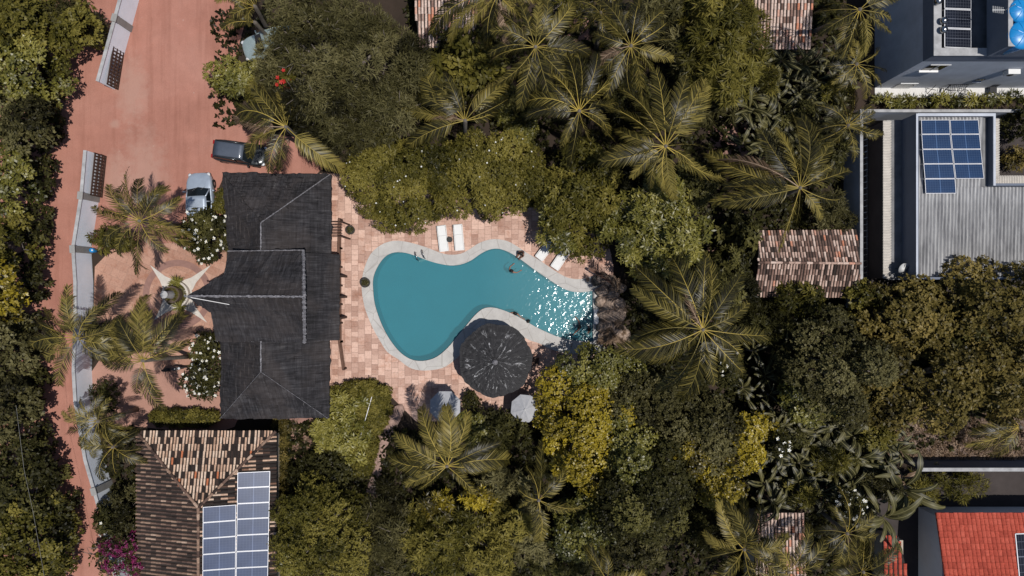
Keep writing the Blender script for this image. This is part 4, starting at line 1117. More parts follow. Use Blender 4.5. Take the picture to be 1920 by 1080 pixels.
# corrugated sheets: ribs run north-south, laps every 1.7 m, the sheet slopes gently south
def corrugated(name, xa, xb, ya, yb, za, zb_, parent, pitch=.245, amp=.068):
    nx = int((xb - xa) / pitch * 8); rows = [ya]; y = ya
    while y < yb - .01:
        y2 = min(yb, y + 1.68); rows += [y2 - .002, y2]; y = y2
    rows = sorted(set(rows)); xs = np.linspace(xa, xb, nx); V = []
    for j, y in enumerate(rows):
        f = (y - ya) / (yb - ya); seg = int((y - ya + .001) / 1.68); z = za + (zb_ - za) * f + .018 * (1 - ((y - ya) / 1.68 - seg)) * 1.0
        V.append(np.stack([xs, np.full(nx, y), z + amp * np.sin(2*PI*(xs - xa) / pitch)], 1))
    V = np.concatenate(V); F = [(j*nx+i, j*nx+i+1, (j+1)*nx+i+1, (j+1)*nx+i) for j in range(len(rows) - 1) for i in range(nx - 1)]
    return link(name, np_mesh(name, V, F), M['corr'], parent)
corrugated('roof_sheet', x0 + .17, x1, yS + .17, yp - .02, gz, gz + .25, gh)
corrugated('roof_sheet', x0 + .17, xp - .62, yp - .02, yN - .17, gz + .262, gz + .48, gh)
MB().box((xp - .62, yp, gz + .1), (xp - .16, yN - .17, gz + .25)).build('gutter', M['deckgrey'], gh)
MB().box((x0 + .17, yS + .17, gz - .25), (x1, yp, gz - .08)).box((x0 + .17, yp, gz - .25), (xp - .16, yN - .17, gz - .08)).build('ceiling_slab', M['deckgrey'], gh)
def tilecap(name, a, e, wd, parent, n, across):
    b = MB(); a, e = Vector(a), Vector(e); d = (e - a) / n; s_ = Vector(across)
    for i in range(n):
        p = a + d * (i + .5); hw = d.length * .44
        dn = d.normalized()
        b.add([p - dn*hw - s_*wd/2, p - s_*wd/2 + Vector((0,0,.06)), p + dn*hw - s_*wd/2, p - dn*hw + s_*wd/2, p + s_*wd/2 + Vector((0,0,.06)), p + dn*hw + s_*wd/2], [(0,1,4,3), (1,2,5,4), (0,3,5,2), (0,2,1), (3,4,5)])
    b.box(tuple(min(x, y) - (0 if k == 2 else wd * .40) * (abs(s_[k]) > .5) for k, (x, y) in enumerate(zip(a - Vector((0,0,.05)), e))), tuple(max(x, y) + wd * .40 * (abs(s_[k]) > .5) for k, (x, y) in enumerate(zip(a, e))))
    return b.build(name, M['tilecap'], parent)
zc = 3.55
tilecap('tile_capping', (xp + .32, W(0, 222, zc).y - B.y, zc), (xp + .32, yp + .25, zc), .55, gh, 26, (1, 0, 0))
tilecap('tile_capping', (xp + .02, yp + .46, zc), (x1, yp + .46, zc), .62, gh, 46, (0, 1, 0))
zv = 2.3; xv = W(1663, 0, zv).x - B.x
tilecap('tile_capping', (xv, W(0, 522, zv).y - B.y, zv), (xv, W(0, 226, zv).y - B.y, zv), .58, gh, 58, (1, 0, 0))
b = MB(); b.box((xv - .12, W(0, 522, zv).y - B.y, 0), (xv + .05, W(0, 226, zv).y - B.y, zv - .06)); b.build('porch_wall', M['yard'], gh)
b = MB(); b.box((xv + .05, yS, 2.12), (x0, yN, 2.2)); b.build('porch_slab', M['deckgrey'], gh)
pp0 = Vector((0, B.y + yp, gz + .30)); npl = Vector((0, -.10, 1)).normalized()
Y_ = lambda x, y: (1580 + x / 3.0857, 190 + y / 3.0857)
ry = [115, 197, 282, 365, 450, 535]; lx = [432, 437, 445, 455, 465, 473]; mx = [597, 605, 617, 630, 643, 652]; rx_ = [763, 773, 785, 797, 810]
pz = Vector((0, B.y + yp, gz + .42)); pn = Vector((0, .0, 1))
for col, (xa, xb) in enumerate(((lx, mx), (mx, rx_))):
    for i in range(5 if col == 0 else 4):
        q = [on_plane(*Y_(xa[i] + 3, ry[i] + 2), pz, pn), on_plane(*Y_(xb[i] - 3, ry[i] + 1), pz, pn), on_plane(*Y_(xb[i+1] - 3, ry[i+1] - 3), pz, pn), on_plane(*Y_(xa[i+1] + 3, ry[i+1] - 2), pz, pn)]
        for p in q: p.z = gz + .46 + (p.y - B.y - yp) * .062
        nn = (q[1] - q[0]).cross(q[3] - q[0]).normalized(); nn = nn if nn.z > 0 else -nn
        solar_panel(q, f'deep blue solar panel on the corrugated roof, {["left", "right"][col]} column, {words[i]} from the top', 'deep blue solar panels on the corrugated roof', 'panelblue', nn, .10, .011)
c = W(1695, 503, 3.1)
ds = thing('satellite_dish', 'white oval satellite dish on the dark wall of the grey house', 'satellite dish', (c.x - .1, c.y, 2.2))
MB().lathe([(0, 0), (.2, .02), (.38, .08), (.42, .12)], (0, 0, 0), 28).build('dish', M['litwhite'], ds, smooth=True, loc=(.05, 0, .8)).rotation_euler = (.35, .25, 0)
MB().tube([(0, 0, 0), (0, 0, .8)], .03, 8).build('mast', M['chrome'], ds); MB().tube([(.05, -.1, .85), (.1, .35, 1.15)], .018, 6).build('feed_arm', M['chrome'], ds)
# yard wall round it
yw = thing('yard_wall', 'pale grey yard wall around the corrugated roof house', 'wall', W(1613, 545)); B2 = yw.location.copy()
hz_ = 2.5; xa = W(1613, 0, hz_).x - B2.x; ya = W(0, 206, hz_).y - B2.y; yb = W(0, 580, hz_).y - B2.y
b = MB(); b.box((xa, yb, 0), (xa + .15, ya, hz_)); b.box((xa + .15, ya - .15, 0), (xa + 11.6, ya, hz_)); b.build('wall', M['wallgrey'], yw)
b = MB(); b.box((xa - .03, yb, hz_), (xa + .18, ya + .03, hz_ + .04)); b.box((xa + .18, ya - .18, hz_), (xa + 11.6, ya + .03, hz_ + .04)); b.build('coping', M['capgrey'], yw)
b = MB()
for k in range(34): y = yb + (ya - yb) * k / 33; b.tube([(xa + .2, y, hz_ - .3), (xa + .3, y, hz_ + .05), (xa + .45, y + .05, hz_ + .12)], .018, 4)
b.tube([(xa + .42, yb, hz_ + .12), (xa + .42, ya, hz_ + .12)], .012, 4); b.build('wire_bracket', M['chrome'], yw)
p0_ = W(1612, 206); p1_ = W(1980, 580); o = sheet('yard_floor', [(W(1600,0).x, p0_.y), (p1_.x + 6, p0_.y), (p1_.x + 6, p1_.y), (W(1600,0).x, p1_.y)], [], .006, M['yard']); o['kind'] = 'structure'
# wall north of the red house
rw = thing('garden_wall', 'rendered wall in a shade-dark colour with a pale capping above the red roofed house', 'wall', W(1700, 866)); B3 = rw.location.copy(); hh = 2.3
y0 = W(0, 880, hh).y - B3.y
q = MB().box((-.3, y0 - .1, 0), (12.5, y0 + .08, hh)).build('wall', M['shadeslate'], rw); MB().box((-.33, y0 - .14, hh), (12.5, y0 + .12, hh + .05)).build('coping', M['capgrey'], rw)  # unlit north face: its darkness is in the wall colour
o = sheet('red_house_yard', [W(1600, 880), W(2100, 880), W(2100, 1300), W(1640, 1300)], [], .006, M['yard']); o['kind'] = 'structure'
# ------------------------------------------------------------------ street wall and gates
def wall_run(name, label, pts_px, h, thick, pillars):
    P = [W(*p) for p in pts_px]; c = P[0]; root = thing(name, label, 'wall', c); b = MB(); cp = MB()
    loc = [Vector((p.x - c.x, p.y - c.y, 0)) for p in P]; offs = []
    for i, p in enumerate(loc):
        d = (loc[min(i+1, len(loc)-1)] - loc[max(i-1, 0)]).normalized(); nrm = Vector((d.y, -d.x, 0))
        if nrm.x > 0: nrm = -nrm
        offs.append(nrm * thick)
    for i in range(len(loc) - 1):
        a, e, oa, oe = loc[i], loc[i+1], offs[i], offs[i+1]; U = Vector((0, 0, h))
        b.add([a, e, e + oe, a + oa, a + U, e + U, e + oe + U, a + oa + U], [(4,5,6,7), (0,1,5,4), (2,3,7,6), (3,2,1,0)] + ([(0,4,7,3)] if i == 0 else []) + ([(1,2,6,5)] if i == len(loc)-2 else []))
        k = .03; U2 = Vector((0, 0, h + .05)); na, ne = oa.normalized() * k, oe.normalized() * k
        cp.add([a - na + U, e - ne + U, e + oe + ne + U, a + oa + na + U, a - na + U2, e - ne + U2, e + oe + ne + U2, a + oa + na + U2], [(4,5,6,7), (0,1,5,4), (2,3,7,6), (3,2,1,0)] + ([(0,4,7,3)] if i == 0 else []) + ([(1,2,6,5)] if i == len(loc)-2 else []))
    b.build('wall', M['whitewall'], root); cp.build('coping', M['capgrey'], root)
    for px, py in pillars:
        p = W(px, py) - c; i = min(range(len(loc) - 1), key=lambda k: (loc[k].lerp(loc[k+1], .5) - p).length); d = (loc[i+1] - loc[i]).normalized(); a = math.atan2(d.y, d.x)
        q = MB(); q.box((-.24, -thick - .06, 0), (.24, .07, h + .12)); q.box((-.28, -thick - .1, h + .12), (.28, .11, h + .2))
        o = q.build('pillar', M['concrete'], root, bevel=.015); o.location = p + offs[i] * .25 + Vector((.08, 0, 0)); o.rotation_euler = (0, 0, a)
    return root
wall_run('street_wall', 'white street wall with one concrete pillar above the upper gate leaf', [(302,-130), (261,0), (246,55), (229,118), (215,168)], 2.0, .18, [(246,55), (280,-60)])
wall_run('street_wall', 'long white street wall running down past the palms to the bougainvillea', [(193,292), (186,372), (171,467), (175,530), (175,600), (172,690), (175,745), (193,850), (209,905), (223,955), (252,1080), (285,1210)], 2.0, .18, [(185,374), (171,470), (209,905)])
def gate(label, a_px, b_px, h):
    a, e = W(*a_px), W(*b_px); L = (e - a).length; root = thing('slatted_gate', label, 'gate', a, math.atan2((e - a).y, (e - a).x), 'timber gate leaves')
    f = MB()
    for z in (.12, .52, .95, h): f.box((0, -.035, z - .06), (L, .035, z + .06))
    for x in (0, L - .09): f.box((x, -.037, .06), (x + .09, .037, h + .06))
    f.build('frame', M['darkwood'], root); n = int(L / .24); b = MB()
    for k in range(1, n): b.box((L*k/n - .055, -.03, .1), (L*k/n + .055, .03, h))
    b.build('slat', M['darkwood'], root)
gate('dark timber gate leaf folded against the upper white wall', (234,94), (222,169), 1.42)
gate('dark timber gate leaf folded against the lower white wall', (200,293), (192,371), 1.42)
bb = thing('blue_barrel', 'small blue barrel standing against the white wall under a palm', 'barrel', W(180, 470))
MB().lathe([(.15, 0), (.17, .2), (.17, .45), (.15, .62), (0, .62)], (0, 0, 0), 24).build('body', M['bluetank'], bb, smooth=True)
MB().lathe([(.06, .62), (.06, .66), (0, .66)], (.1, 0, 0), 12).build('cap', M['litwhite'], bb)

# ------------------------------------------------------------------ cars
def car(label, px, py, heading, L, wd, ht, paintm, roofm, style='hatch', name='parked_car'):
    """heading: degrees the nose points to in the picture (0 right, 90 up); local +x is the nose"""
    c = W(px, py); root = thing(name, label, 'car', c, math.radians(heading), 'parked cars'); hw = wd / 2
    if style == 'hatch': bw0, bw1, br1, br0, hood = .60, .26, -.78, -.94, .80
    else: bw0, bw1, br1, br0, hood = .50, .14, -.52, -.80, .78
    h2 = L / 2; belt = .60 * ht
    st = [(-1.0, .60, .52), (-.97, .80, .58), (-.90, .93, .62), (-.60, 1.0, .62), (0, 1.0, .61), (.45, 1.0, .605), (.62, .985, .585), (.80, .93, .53), (.92, .80, .48), (.98, .60, .43), (1.0, .40, .38)]
    V = []; F = []
    for x, a, z in st:
        y = hw * a; zt = z * ht; zb = .20 + .06 * abs(x) ** 6
        half = [(0, zb), (y * .9, zb), (y, zb + .14), (y * 1.005, .50 * zt + .12), (y * .985, zt - .09), (y * .91, zt - .015), (y * .55, zt + .012), (0, zt + .02)]
        V += [(x * h2, -p[0], p[1]) for p in half] + [(x * h2, p[0], p[1]) for p in half[-2:0:-1]]
    m = 14
    for i in range(len(st) - 1):
        for k in range(m): F.append((i*m+k, i*m+(k+1) % m, (i+1)*m+(k+1) % m, (i+1)*m+k))
    F += [tuple(range(m)), tuple((len(st)-1)*m + k for k in range(m - 1, -1, -1))]
    o = MB().add(V, F).build('body', M[paintm], root, smooth=True); mod = o.modifiers.new('s', 'SUBSURF'); mod.levels = mod.render_levels = 1
    # greenhouse: lower ring at the belt, upper ring at the roof
    xb0, xb1, xt1, xt0 = bw0 * h2, bw1 * h2, br1 * h2, br0 * h2; yb, yt = hw * .90, hw * .72; zb_, zt_ = belt, ht - .06
    A = [Vector((xb0, 0, zb_ + .0)), Vector((xb0 - .16, yb * .94, zb_))]; R = [Vector((xb1 + .05, 0, zt_ + .03)), Vector((xb1, yt, zt_ - .02))]
    def strip(name, lows, highs, mat, off=0.0):
        b = MB(); k = len(lows); b.add(lows + highs, [(i, i+1, k+i+1, k+i) for i in range(k - 1)]); return b.build(name, M[mat], root, smooth=True)
    mir = lambda v: Vector((v.x, -v.y, v.z))
    strip('windshield', [mir(A[1]), A[0], A[1]], [mir(R[1]), R[0], R[1]], 'glassdark')
    C_ = [Vector((xt0, 0, zb_ + .04)), Vector((xt0 + .10, yb * .9, zb_ + .03))]; D_ = [Vector((xt1 - .04, 0, zt_ + .02)), Vector((xt1, yt, zt_ - .02))]
    strip('rear_window', [mir(C_[1]), C_[0], C_[1]], [mir(D_[1]), D_[0], D_[1]], 'glassdark')
    for sg in (1, -1):
        f = (lambda v: v) if sg == 1 else mir
        strip('side_window', [f(A[1]), f(Vector((0, yb, zb_ + .01))), f(C_[1])], [f(R[1]), f(Vector((.5*(xb1+xt1), yt + .02, zt_))), f(D_[1])], 'glassdark')
        b = MB()
        for p, q in ((A[1], R[1]), (C_[1], D_[1]), (Vector((-.02, yb + .005, zb_)), Vector((-.06, yt + .03, zt_)))): b.tube([f(p), f(q)], .045, 6)
        b.tube([f(R[1]), f(Vector((.5*(xb1+xt1), yt + .025, zt_ + .01))), f(D_[1])], .05, 6)
        b.build('pillar', M[paintm], root, smooth=True)
        mr = MB(); mr.lathe([(0, -.07), (.07, -.05), (.085, 0), (.07, .05), (0, .07)], (xb0 - .32, sg * (hw + .10), zb_ + .05), 10, sx=.8, sy=1.4); mr.beam((xb0 - .32, sg * (hw - .06), zb_ + .02), (xb0 - .32, sg * (hw + .08), zb_ + .04), .06, .04)
        mr.build('mirror', M[paintm], root, smooth=True)
        hl = MB(); hl.lathe([(0, -.02), (.11, 0), (.13, .04), (.08, .08), (0, .09)], (h2 * .915, sg * hw * .70, .40 * ht), 12, sx=1.3, sy=1.1); hl.build('headlight', M['lamp'], root, smooth=True)
        MB().box((-h2 - .01, sg * hw * .62 - .14, .50 * ht), (-h2 + .10, sg * hw * .62 + .14, .60 * ht)).build('tail_light', M['redlamp'], root, bevel=.02)
        for xw in (-.60, .62):
            wh = MB().lathe([(.20, -.10), (.305, -.10), (.325, -.06), (.325, .06), (.305, .10), (.20, .10)], (0, 0, 0), 24).build('wheel', M['tire'], root, smooth=True)
            wh.location = (xw * h2, sg * (hw - .10), .32); wh.rotation_euler = (PI/2, 0, 0)
            MB().lathe([(0, -.105), (.06, -.11), (.20, -.09), (.20, .09), (.06, .11), (0, .105)], (0, 0, 0), 16).build('rim', M['rim'], wh)
    n = 7; V = []; F = []
    for i in range(n):
        x = xb1 + .06 + (xt1 - .05 - xb1 - .06) * i / (n - 1)
        for j in range(n):
            t = -1 + 2 * j / (n - 1); V.append((x, t * (yt + .03), zt_ + .065 - .055 * t * t - .03 * (2 * i / (n - 1) - 1) ** 2))
    for i in range(n - 1):
        for j in range(n - 1): F.append((i*n+j, i*n+j+1, (i+1)*n+j+1, (i+1)*n+j))
    o = MB().add(V, F).build('roof_panel', M[roofm], root, smooth=True); md = o.modifiers.new('t', 'SOLIDIFY'); md.thickness = .04
    b = MB(); b.box((h2 * .965, -hw * .55, .24), (h2 + .03, hw * .55, .34)); b.build('grille', M['blackmetal'], root, bevel=.02)
    if style == 'hatch':
        b = MB(); [b.tube([(xb1 - .1, s * (yt - .06), zt_ + .09), (xt1 + .1, s * (yt - .06), zt_ + .09)], .018, 6) for s in (1, -1)]; b.build('roof_rail', M['blackmetal'], root)
    b = MB(); [b.tube([(xb0 - .02, -.05 + s, zb_ + .04), (xb0 - .28, s + .30, zb_ + .15)], .012, 5) for s in (-.45, .1)]; b.build('wiper', M['blackmetal'], root)
    return root
car('dark green hatchback with dusty slate roof parked above the thatched house', 456, 290, -8, 3.95, 1.66, 1.5, 'cardark', 'carroof', 'hatch')
car('silver blue sedan parked nose up with its tail under the white flower bush', 383, 381, 93, 4.4, 1.95, 1.42, 'carsilver', 'carsilver', 'sedan')
car('pale green car mostly hidden under the big dark tree', 512, 86, 197, 4.2, 1.8, 1.42, 'carpale', 'carpale', 'sedan')

mc = thing('motorcycle', 'black motorcycle standing between a palm and the white flower bush', 'motorcycle', W(332, 690), math.radians(8))
for x in (-.62, .64):
    wh = MB().lathe([(.22, -.05), (.29, -.05), (.31, 0), (.29, .05), (.22, .05)], (0, 0, 0), 24).build('wheel', M['tire'], mc, smooth=True); wh.location = (x, 0, .31); wh.rotation_euler = (PI/2, 0, 0)
    MB().lathe([(0, -.04), (.22, -.02), (.22, .02), (0, .04)], (0, 0, 0), 14).build('rim', M['rim'], wh)
MB().tube([(-.05, 0, .78), (.1, 0, .86), (.3, 0, .88), (.45, 0, .82)], [.10, .16, .17, .08], 12).build('fuel_tank', M['bikeblack'], mc, smooth=True)
MB().tube([(-.75, 0, .82), (-.5, 0, .80), (-.2, 0, .77), (-.02, 0, .78)], [.07, .13, .14, .08], 10).build('seat', M['darkcloth'], mc, smooth=True)
MB().box((-.2, -.14, .3), (.3, .14, .62)).build('engine', M['chrome'], mc, bevel=.03)
MB().tube([(.38, -.36, .98), (.46, -.15, 1.03), (.46, .15, 1.03), (.38, .36, .98)], .02, 8).build('handlebar', M['blackmetal'], mc)
MB().beam((.64, .08, .3), (.44, .08, 1.0), .04, .04).beam((.64, -.08, .3), (.44, -.08, 1.0), .04, .04).build('fork', M['chrome'], mc)
MB().lathe([(0, -.06), (.09, -.02), (.10, .05), (0, .06)], (.58, 0, .90), 14).build('headlight', M['lamp'], mc, smooth=True)
MB().beam((-.62, 0, .31), (-.05, .0, .5), .06, .06).beam((-.8, 0, .66), (-.5, 0, .62), .16, .03).build('rear_fender', M['bikeblack'], mc)

# ------------------------------------------------------------------ round thatched shelter and the two umbrellas
c = W(929, 676, 2.6); sh = thing('thatched_shelter', 'round shelter with a dark thatched cone streaked with white at the pool bend', 'thatched shelter', (c.x, c.y, 0))
R_ = 2.62; rng = rng_(); nr, na = 16, 84; V = []; F = []; uv = []
edge = [1 + .022 * math.sin(7 * 2*PI*k/na + 1) + rng.normal(0, .010) for k in range(na)]
for i in range(nr):
    f = i / (nr - 1); r = .05 + (R_ - .05) * f; z = 3.75 - 1.30 * f ** 1.12
    for k in range(na):
        a = 2*PI*k/na; rr = r * (1 + (edge[k] - 1) * f); sw = .05 * ((i % 3) / 3)
        V.append((rr * math.cos(a), rr * math.sin(a), z - sw + rng.normal(0, .022))); uv.append((a * 3.2, r * 1.0, 2.0))
for i in range(nr - 1):
    for k in range(na): F.append((i*na+k, (i+1)*na+k, (i+1)*na+(k+1) % na, i*na+(k+1) % na))
b0 = len(V)
for k in range(na):
    a = 2*PI*k/na; V.append((R_*.97*math.cos(a)*edge[k], R_*.97*math.sin(a)*edge[k], 2.2)); uv.append((a*3.2, R_*1.1, 2.))
for k in range(na): F.append(((nr-1)*na+k, b0+k, b0+(k+1) % na, (nr-1)*na+(k+1) % na))
b = MB(); b.add(V, F, .5, uv)
def shelter_mat():
    m, t, p = new_mat('streaked_thatch'); a = attr(t, 'uvw').outputs['Vector']; co = objco(t)
    fib = noise(t, mapping(t, a, (9, .8, 1)), 1.0, 6, .7); blot = noise(t, co, 1.1, 5, .65, .3)
    col = ramp(t, fib, [(.35, (.012,.012,.013)), (.55, (.030,.029,.031)), (.72, (.065,.062,.063))])
    pat = noise(t, mapping(t, a, (1.7, 1.1, 1), (0, 0, .0)), 1.0, 6, .8, 1.0)
    sep = N(t, 'SeparateXYZ'); t.links.new(a, sep.inputs[0])
    inner_ = ramp(t, sep.outputs['Y'], [(0, (1,1,1)), (.62, (1,1,1)), (.82, (0,0,0))])
    sepr = N(t, 'MapRange'); sepr.inputs['From Max'].default_value = 2.62; t.links.new(sep.outputs['Y'], sepr.inputs['Value'])
    inner_ = ramp(t, sepr.outputs[0], [(0, (1,1,1)), (.74, (1,1,1)), (.9, (0,0,0))])
    mk = math_(t, 'MULTIPLY', ramp(t, pat, [(.575, (0,0,0)), (.61, (1,1,1))]), inner_)
    col = mixc(t, mk, col, (.42,.42,.43))
    t.links.new(col, p.inputs['Base Color']); p.inputs['Roughness'].default_value = .85; bump(t, p, fib, .8, .05); return m
M['shelter'] = shelter_mat()
b.build('canopy', M['shelter'], sh)
MB().lathe([(0, 3.70), (.16, 3.70), (.20, 3.78), (.10, 3.90), (0, 3.94)], (0, 0, 0), 14).build('finial', M['ridgecap'], sh)
MB().tube([(0, 0, 0), (0, 0, 3.7)], .10, 10).build('post', M['brownwood'], sh)
q = MB()
for k in range(10): a = 2*PI*k/10; q.beam((.06*math.cos(a), .06*math.sin(a), 3.5), (2.4*math.cos(a), 2.4*math.sin(a), 2.3), .05, .05)
q.build('rafter', M['brownwood'], sh)
q = MB(); q.lathe([(.45, .68), (.48, .72), (0, .73)], (0, 0, 0), 24); q.lathe([(.12, 0), (.1, .68)], (0, 0, 0), 10); q.build('table', M['brownwood'], sh)

def umbrella(label, px, py, R, h, rot):
    c = W(px, py, h); u = thing('pool_umbrella', label, 'umbrella', (c.x, c.y, 0), rot, 'grey pool umbrellas'); k = (H - h) / H / PPM; r = R * k
    V = [(0, 0, h + .22)]; F = []; n = 8; S = 4
    for i in range(1, S + 1):
        f = i / S
        for j in range(n * 2):
            a = PI * j / n; rr = r * f * (1 if j % 2 == 0 else .925 - .0 * f); z = h + .22 - .48 * f ** 1.25 - (.045 * math.sin(PI * f) if j % 2 else 0)
            V.append((rr * math.cos(a), rr * math.sin(a), z))
    m = n * 2
    for j in range(m): F.append((0, 1 + j, 1 + (j+1) % m))
    for i in range(S - 1):
        for j in range(m): F.append((1+i*m+j, 1+(i+1)*m+j, 1+(i+1)*m+(j+1) % m, 1+i*m+(j+1) % m))
    e = len(V)
    for j in range(m): x, y, z = V[1 + (S-1)*m + j]; V.append((x * 1.0, y * 1.0, z - .10))
    for j in range(m): F.append((1+(S-1)*m+j, e+j, e+(j+1) % m, 1+(S-1)*m+(j+1) % m))
    MB().add(V, F).build('canopy', M['umbrella'], u)
    MB().tube([(0, 0, 0), (0, 0, h + .2)], .028, 8).build('pole', M['chrome'], u)
    MB().lathe([(.03, .2), (.06, .22), (.05, .30), (0, .34)], (0, 0, h), 10).build('finial', M['litwhite'], u)
    b = MB()
    for j in range(n): a = 2*PI*j/n; b.beam((0, 0, h + .17), (r*.97*math.cos(a), r*.97*math.sin(a), h - .29), .025, .02)
    b.build('rib', M['chrome'], u); MB().lathe([(.28, 0), (.28, .07), (.06, .10), (.06, .3), (0, .3)], (0, 0, 0), 20).build('base', M['potdark'], u)
umbrella('grey octagonal umbrella crossed by palm shadow, between mound and shelter', 834, 763, 30.5, 2.4, .39)
umbrella('pale grey octagonal umbrella right below the round thatched shelter', 984, 767, 27.5, 2.35, .30)

# ------------------------------------------------------------------ loungers, tables, pots
def lounger(label, px, py, ang, tilt):
    c = W(px, py, .35); r = thing('sun_lounger', label, 'sun lounger', (c.x, c.y, 0), math.radians(ang), 'white sun loungers'); L, wd = 1.9, .66
    s = MB(); s.box((-.20, -wd/2 + .04, .335), (.93, wd/2 - .04, .365)); s.build('seat', M['loungewhite'], r, bevel=.012)
    Mx = Matrix.Translation((-.21, 0, .345)) @ Matrix.Rotation(math.radians(tilt), 4, 'Y')
    s = MB(); s.box((-.74, -wd/2 + .04, -.015), (0, wd/2 - .04, .015), .5, Mx); s.build('backrest', M['loungewhite'], r, bevel=.008)
    f = MB()
    for y in (-wd/2, wd/2): f.beam((-.95, y, .31), (.95, y, .31), .05, .05)
    for x in (-.95, .95): f.beam((x, -wd/2, .31), (x, wd/2, .31), .05, .05)
    f.build('frame', M['litwhite'], r)
    for x in (-.75, .75):
        for y in (-wd/2 + .03, wd/2 - .03): MB().beam((x, y, 0), (x, y, .30), .045, .045).build('leg', M['litwhite'], r)
lounger('white sun lounger under the rounded tree edge, left of the small round table', 830, 447, -83, 14)
lounger('white sun lounger under the rounded tree edge, right of the small round table', 860, 445, -85, 14)
lounger('white sun lounger half under the tree, upper one of the slanting pair', 1025, 466, -128, 10)
lounger('white sun lounger right of the slanting pair, closest to the pool steps rock', 1053, 483, -124, 10)
def side_table(label, px, py, r, h, mat, square=False):
    c = W(px, py, h); t = thing('side_table', label, 'side table', (c.x, c.y, 0), .06)
    if square: MB().box((-r, -r, h - .04), (r, r, h)).build('tabletop', M[mat], t, bevel=.01)
    else: MB().lathe([(r, h - .04), (r, h), (0, h)], (0, 0, 0), 24).build('tabletop', M[mat], t)
    for k in range(4): a = PI/4 + k*PI/2; MB().beam((r*.6*math.cos(a), r*.6*math.sin(a), 0), (r*.6*math.cos(a), r*.6*math.sin(a), h - .04), .04, .04).build('leg', M['darkwood'], t)
side_table('small dark round table between the two upper white loungers', 843, 449, .22, .45, 'potdark')
side_table('small dark square table on the paving right of the thatched shelter', 1004, 677, .26, .45, 'darkwood', True)
def pot(label, px, py, r, h):
    c = W(px, py, h); t = thing('planter_pot', label, 'planter', (c.x, c.y, 0), 0, 'round clay planters')
    MB().lathe([(r*.7, 0), (r*.95, h*.5), (r, h), (r*.86, h), (r*.84, h - .08), (0, h - .08)], (0, 0, 0), 28).build('pot', M['potdark'], t, smooth=False)
    rng = rng_(); n = 34; q = rng.random(n) * 6.28; rr = np.sqrt(rng.random(n)) * r * .72; P = np.stack([rr*np.cos(q), rr*np.sin(q), np.full(n, h - .06)], 1)
    V, T = rosettes(rng, P, unit(rng.normal(0, .3, (n, 3)) + [0, 0, 1]), rng.normal(.35, .1, n), KINDS['round'], .7); leaves_obj('plant', V, T, M['grey'], t)
pot('round planter with low foliage by the top end of the railing', 656, 431, .34, .55)
pot('round planter with low foliage on the left rim of the pool coping', 684, 530, .37, .55)

def ladder(label, px, py, ang):
    c = W(px, py); r = thing('pool_ladder', label, 'pool ladder', (c.x, c.y, .055), math.radians(ang), 'steel pool ladders')
    for y in (-.26, .26): MB().tube([(-.42, y, 0), (-.44, y, .40), (-.30, y, .62), (-.05, y, .66), (.16, y, .50), (.22, y, .1), (.22, y, -.9)], .032, 8).build('handrail', M['chrome'], r, smooth=True)
    for z in (-.25, -.5, -.75): MB().box((.17, -.25, z - .02), (.30, .25, z + .02)).build('step', M['litwhite'], r)
ladder('steel pool ladder on the upper left coping', 790, 482, -72)
ladder('steel pool ladder on the lower right coping beside the tree shadow', 1065, 638, 82)

pp = thing('pool_pole', 'thin white telescopic pole lying across the green mound', 'pole', W(684, 786, 1.3)); a, e = W(697, 744, 1.28) - pp.location, W(674, 826, 1.42) - pp.location
MB().tube([a, e], .026, 8).build('shaft', M['white'], pp); MB().box((e.x - .10, e.y - .22, e.z - .05), (e.x + .10, e.y + .05, e.z + .05)).build('brush_head', M['bluetank'], pp, bevel=.02)
wr = thing('power_line', 'thin pale cable hanging over the trees along the left edge', 'cable', (0, 0, 0))
MB().tube([W(30, 760, 8.4), W(45, 880, 8.0), W(62, 960, 8.1), W(95, 1150, 8.5)], .007, 5).build('cable', M['concrete'], wr)

# ------------------------------------------------------------------ rocks at the pool's right end
rk = thing('rock_cascade', 'heap of pinkish brown rocks forming a cascade at the right end of the pool', 'rock cascade', W(1148, 580)); B = rk.location.copy(); rng = rng_()
def boulder(x, y, z, sx, sy, sz, seed):
    g = np.random.default_rng(seed); bm = bmesh.new(); bmesh.ops.create_icosphere(bm, subdivisions=3, radius=1)
    k = g.normal(0, 1, (7, 3)); ph = g.random(7) * 6; a0 = g.random() * 3
    for v in bm.verts:
        p = np.array(v.co); d = sum(.085 / (1 + i*.35) * math.sin(float(k[i] @ p) * (1.6 + i * .8) + ph[i]) for i in range(7)) + .05 * math.sin((p[0]*math.cos(a0) + p[1]*math.sin(a0)) * 17)
        v.co = Vector((p[0] * sx, p[1] * sy, p[2] * sz)) * (1 + d)
    me = bpy.data.meshes.new('boulder'); bm.to_mesh(me); bm.free(); link('boulder', me, M['rock'], rk, (x, y, z)); return me
spots = [(1130,522,.5,.5),(1146,530,.6,.5),(1133,548,.6,.6),(1150,552,.7,.7),(1128,566,.45,.5),(1143,572,.7,.6),(1160,570,.6,.7),(1134,590,.55,.6),(1152,592,.8,.7),(1130,612,.5,.55),(1146,612,.6,.6),(1158,622,.9,.6),(1138,632,.6,.5),(1168,640,.7,.5),(1182,652,.6,.4),(1160,540,.6,.5)]
for i, (px, py, s, z) in enumerate(spots):
    p = W(px, py, z) - B; boulder(p.x, p.y, z * .45, s * rng.uniform(.75, 1.1), s * rng.uniform(.6, 1.0), z * rng.uniform(.9, 1.3), 70 + i)
p = W(1118, 594, .3) - B; MB().box((p.x - .17, p.y - .55, 0), (p.x + .17, p.y + .55, .34)).build('stone_slab', M['white'], rk, bevel=.01)
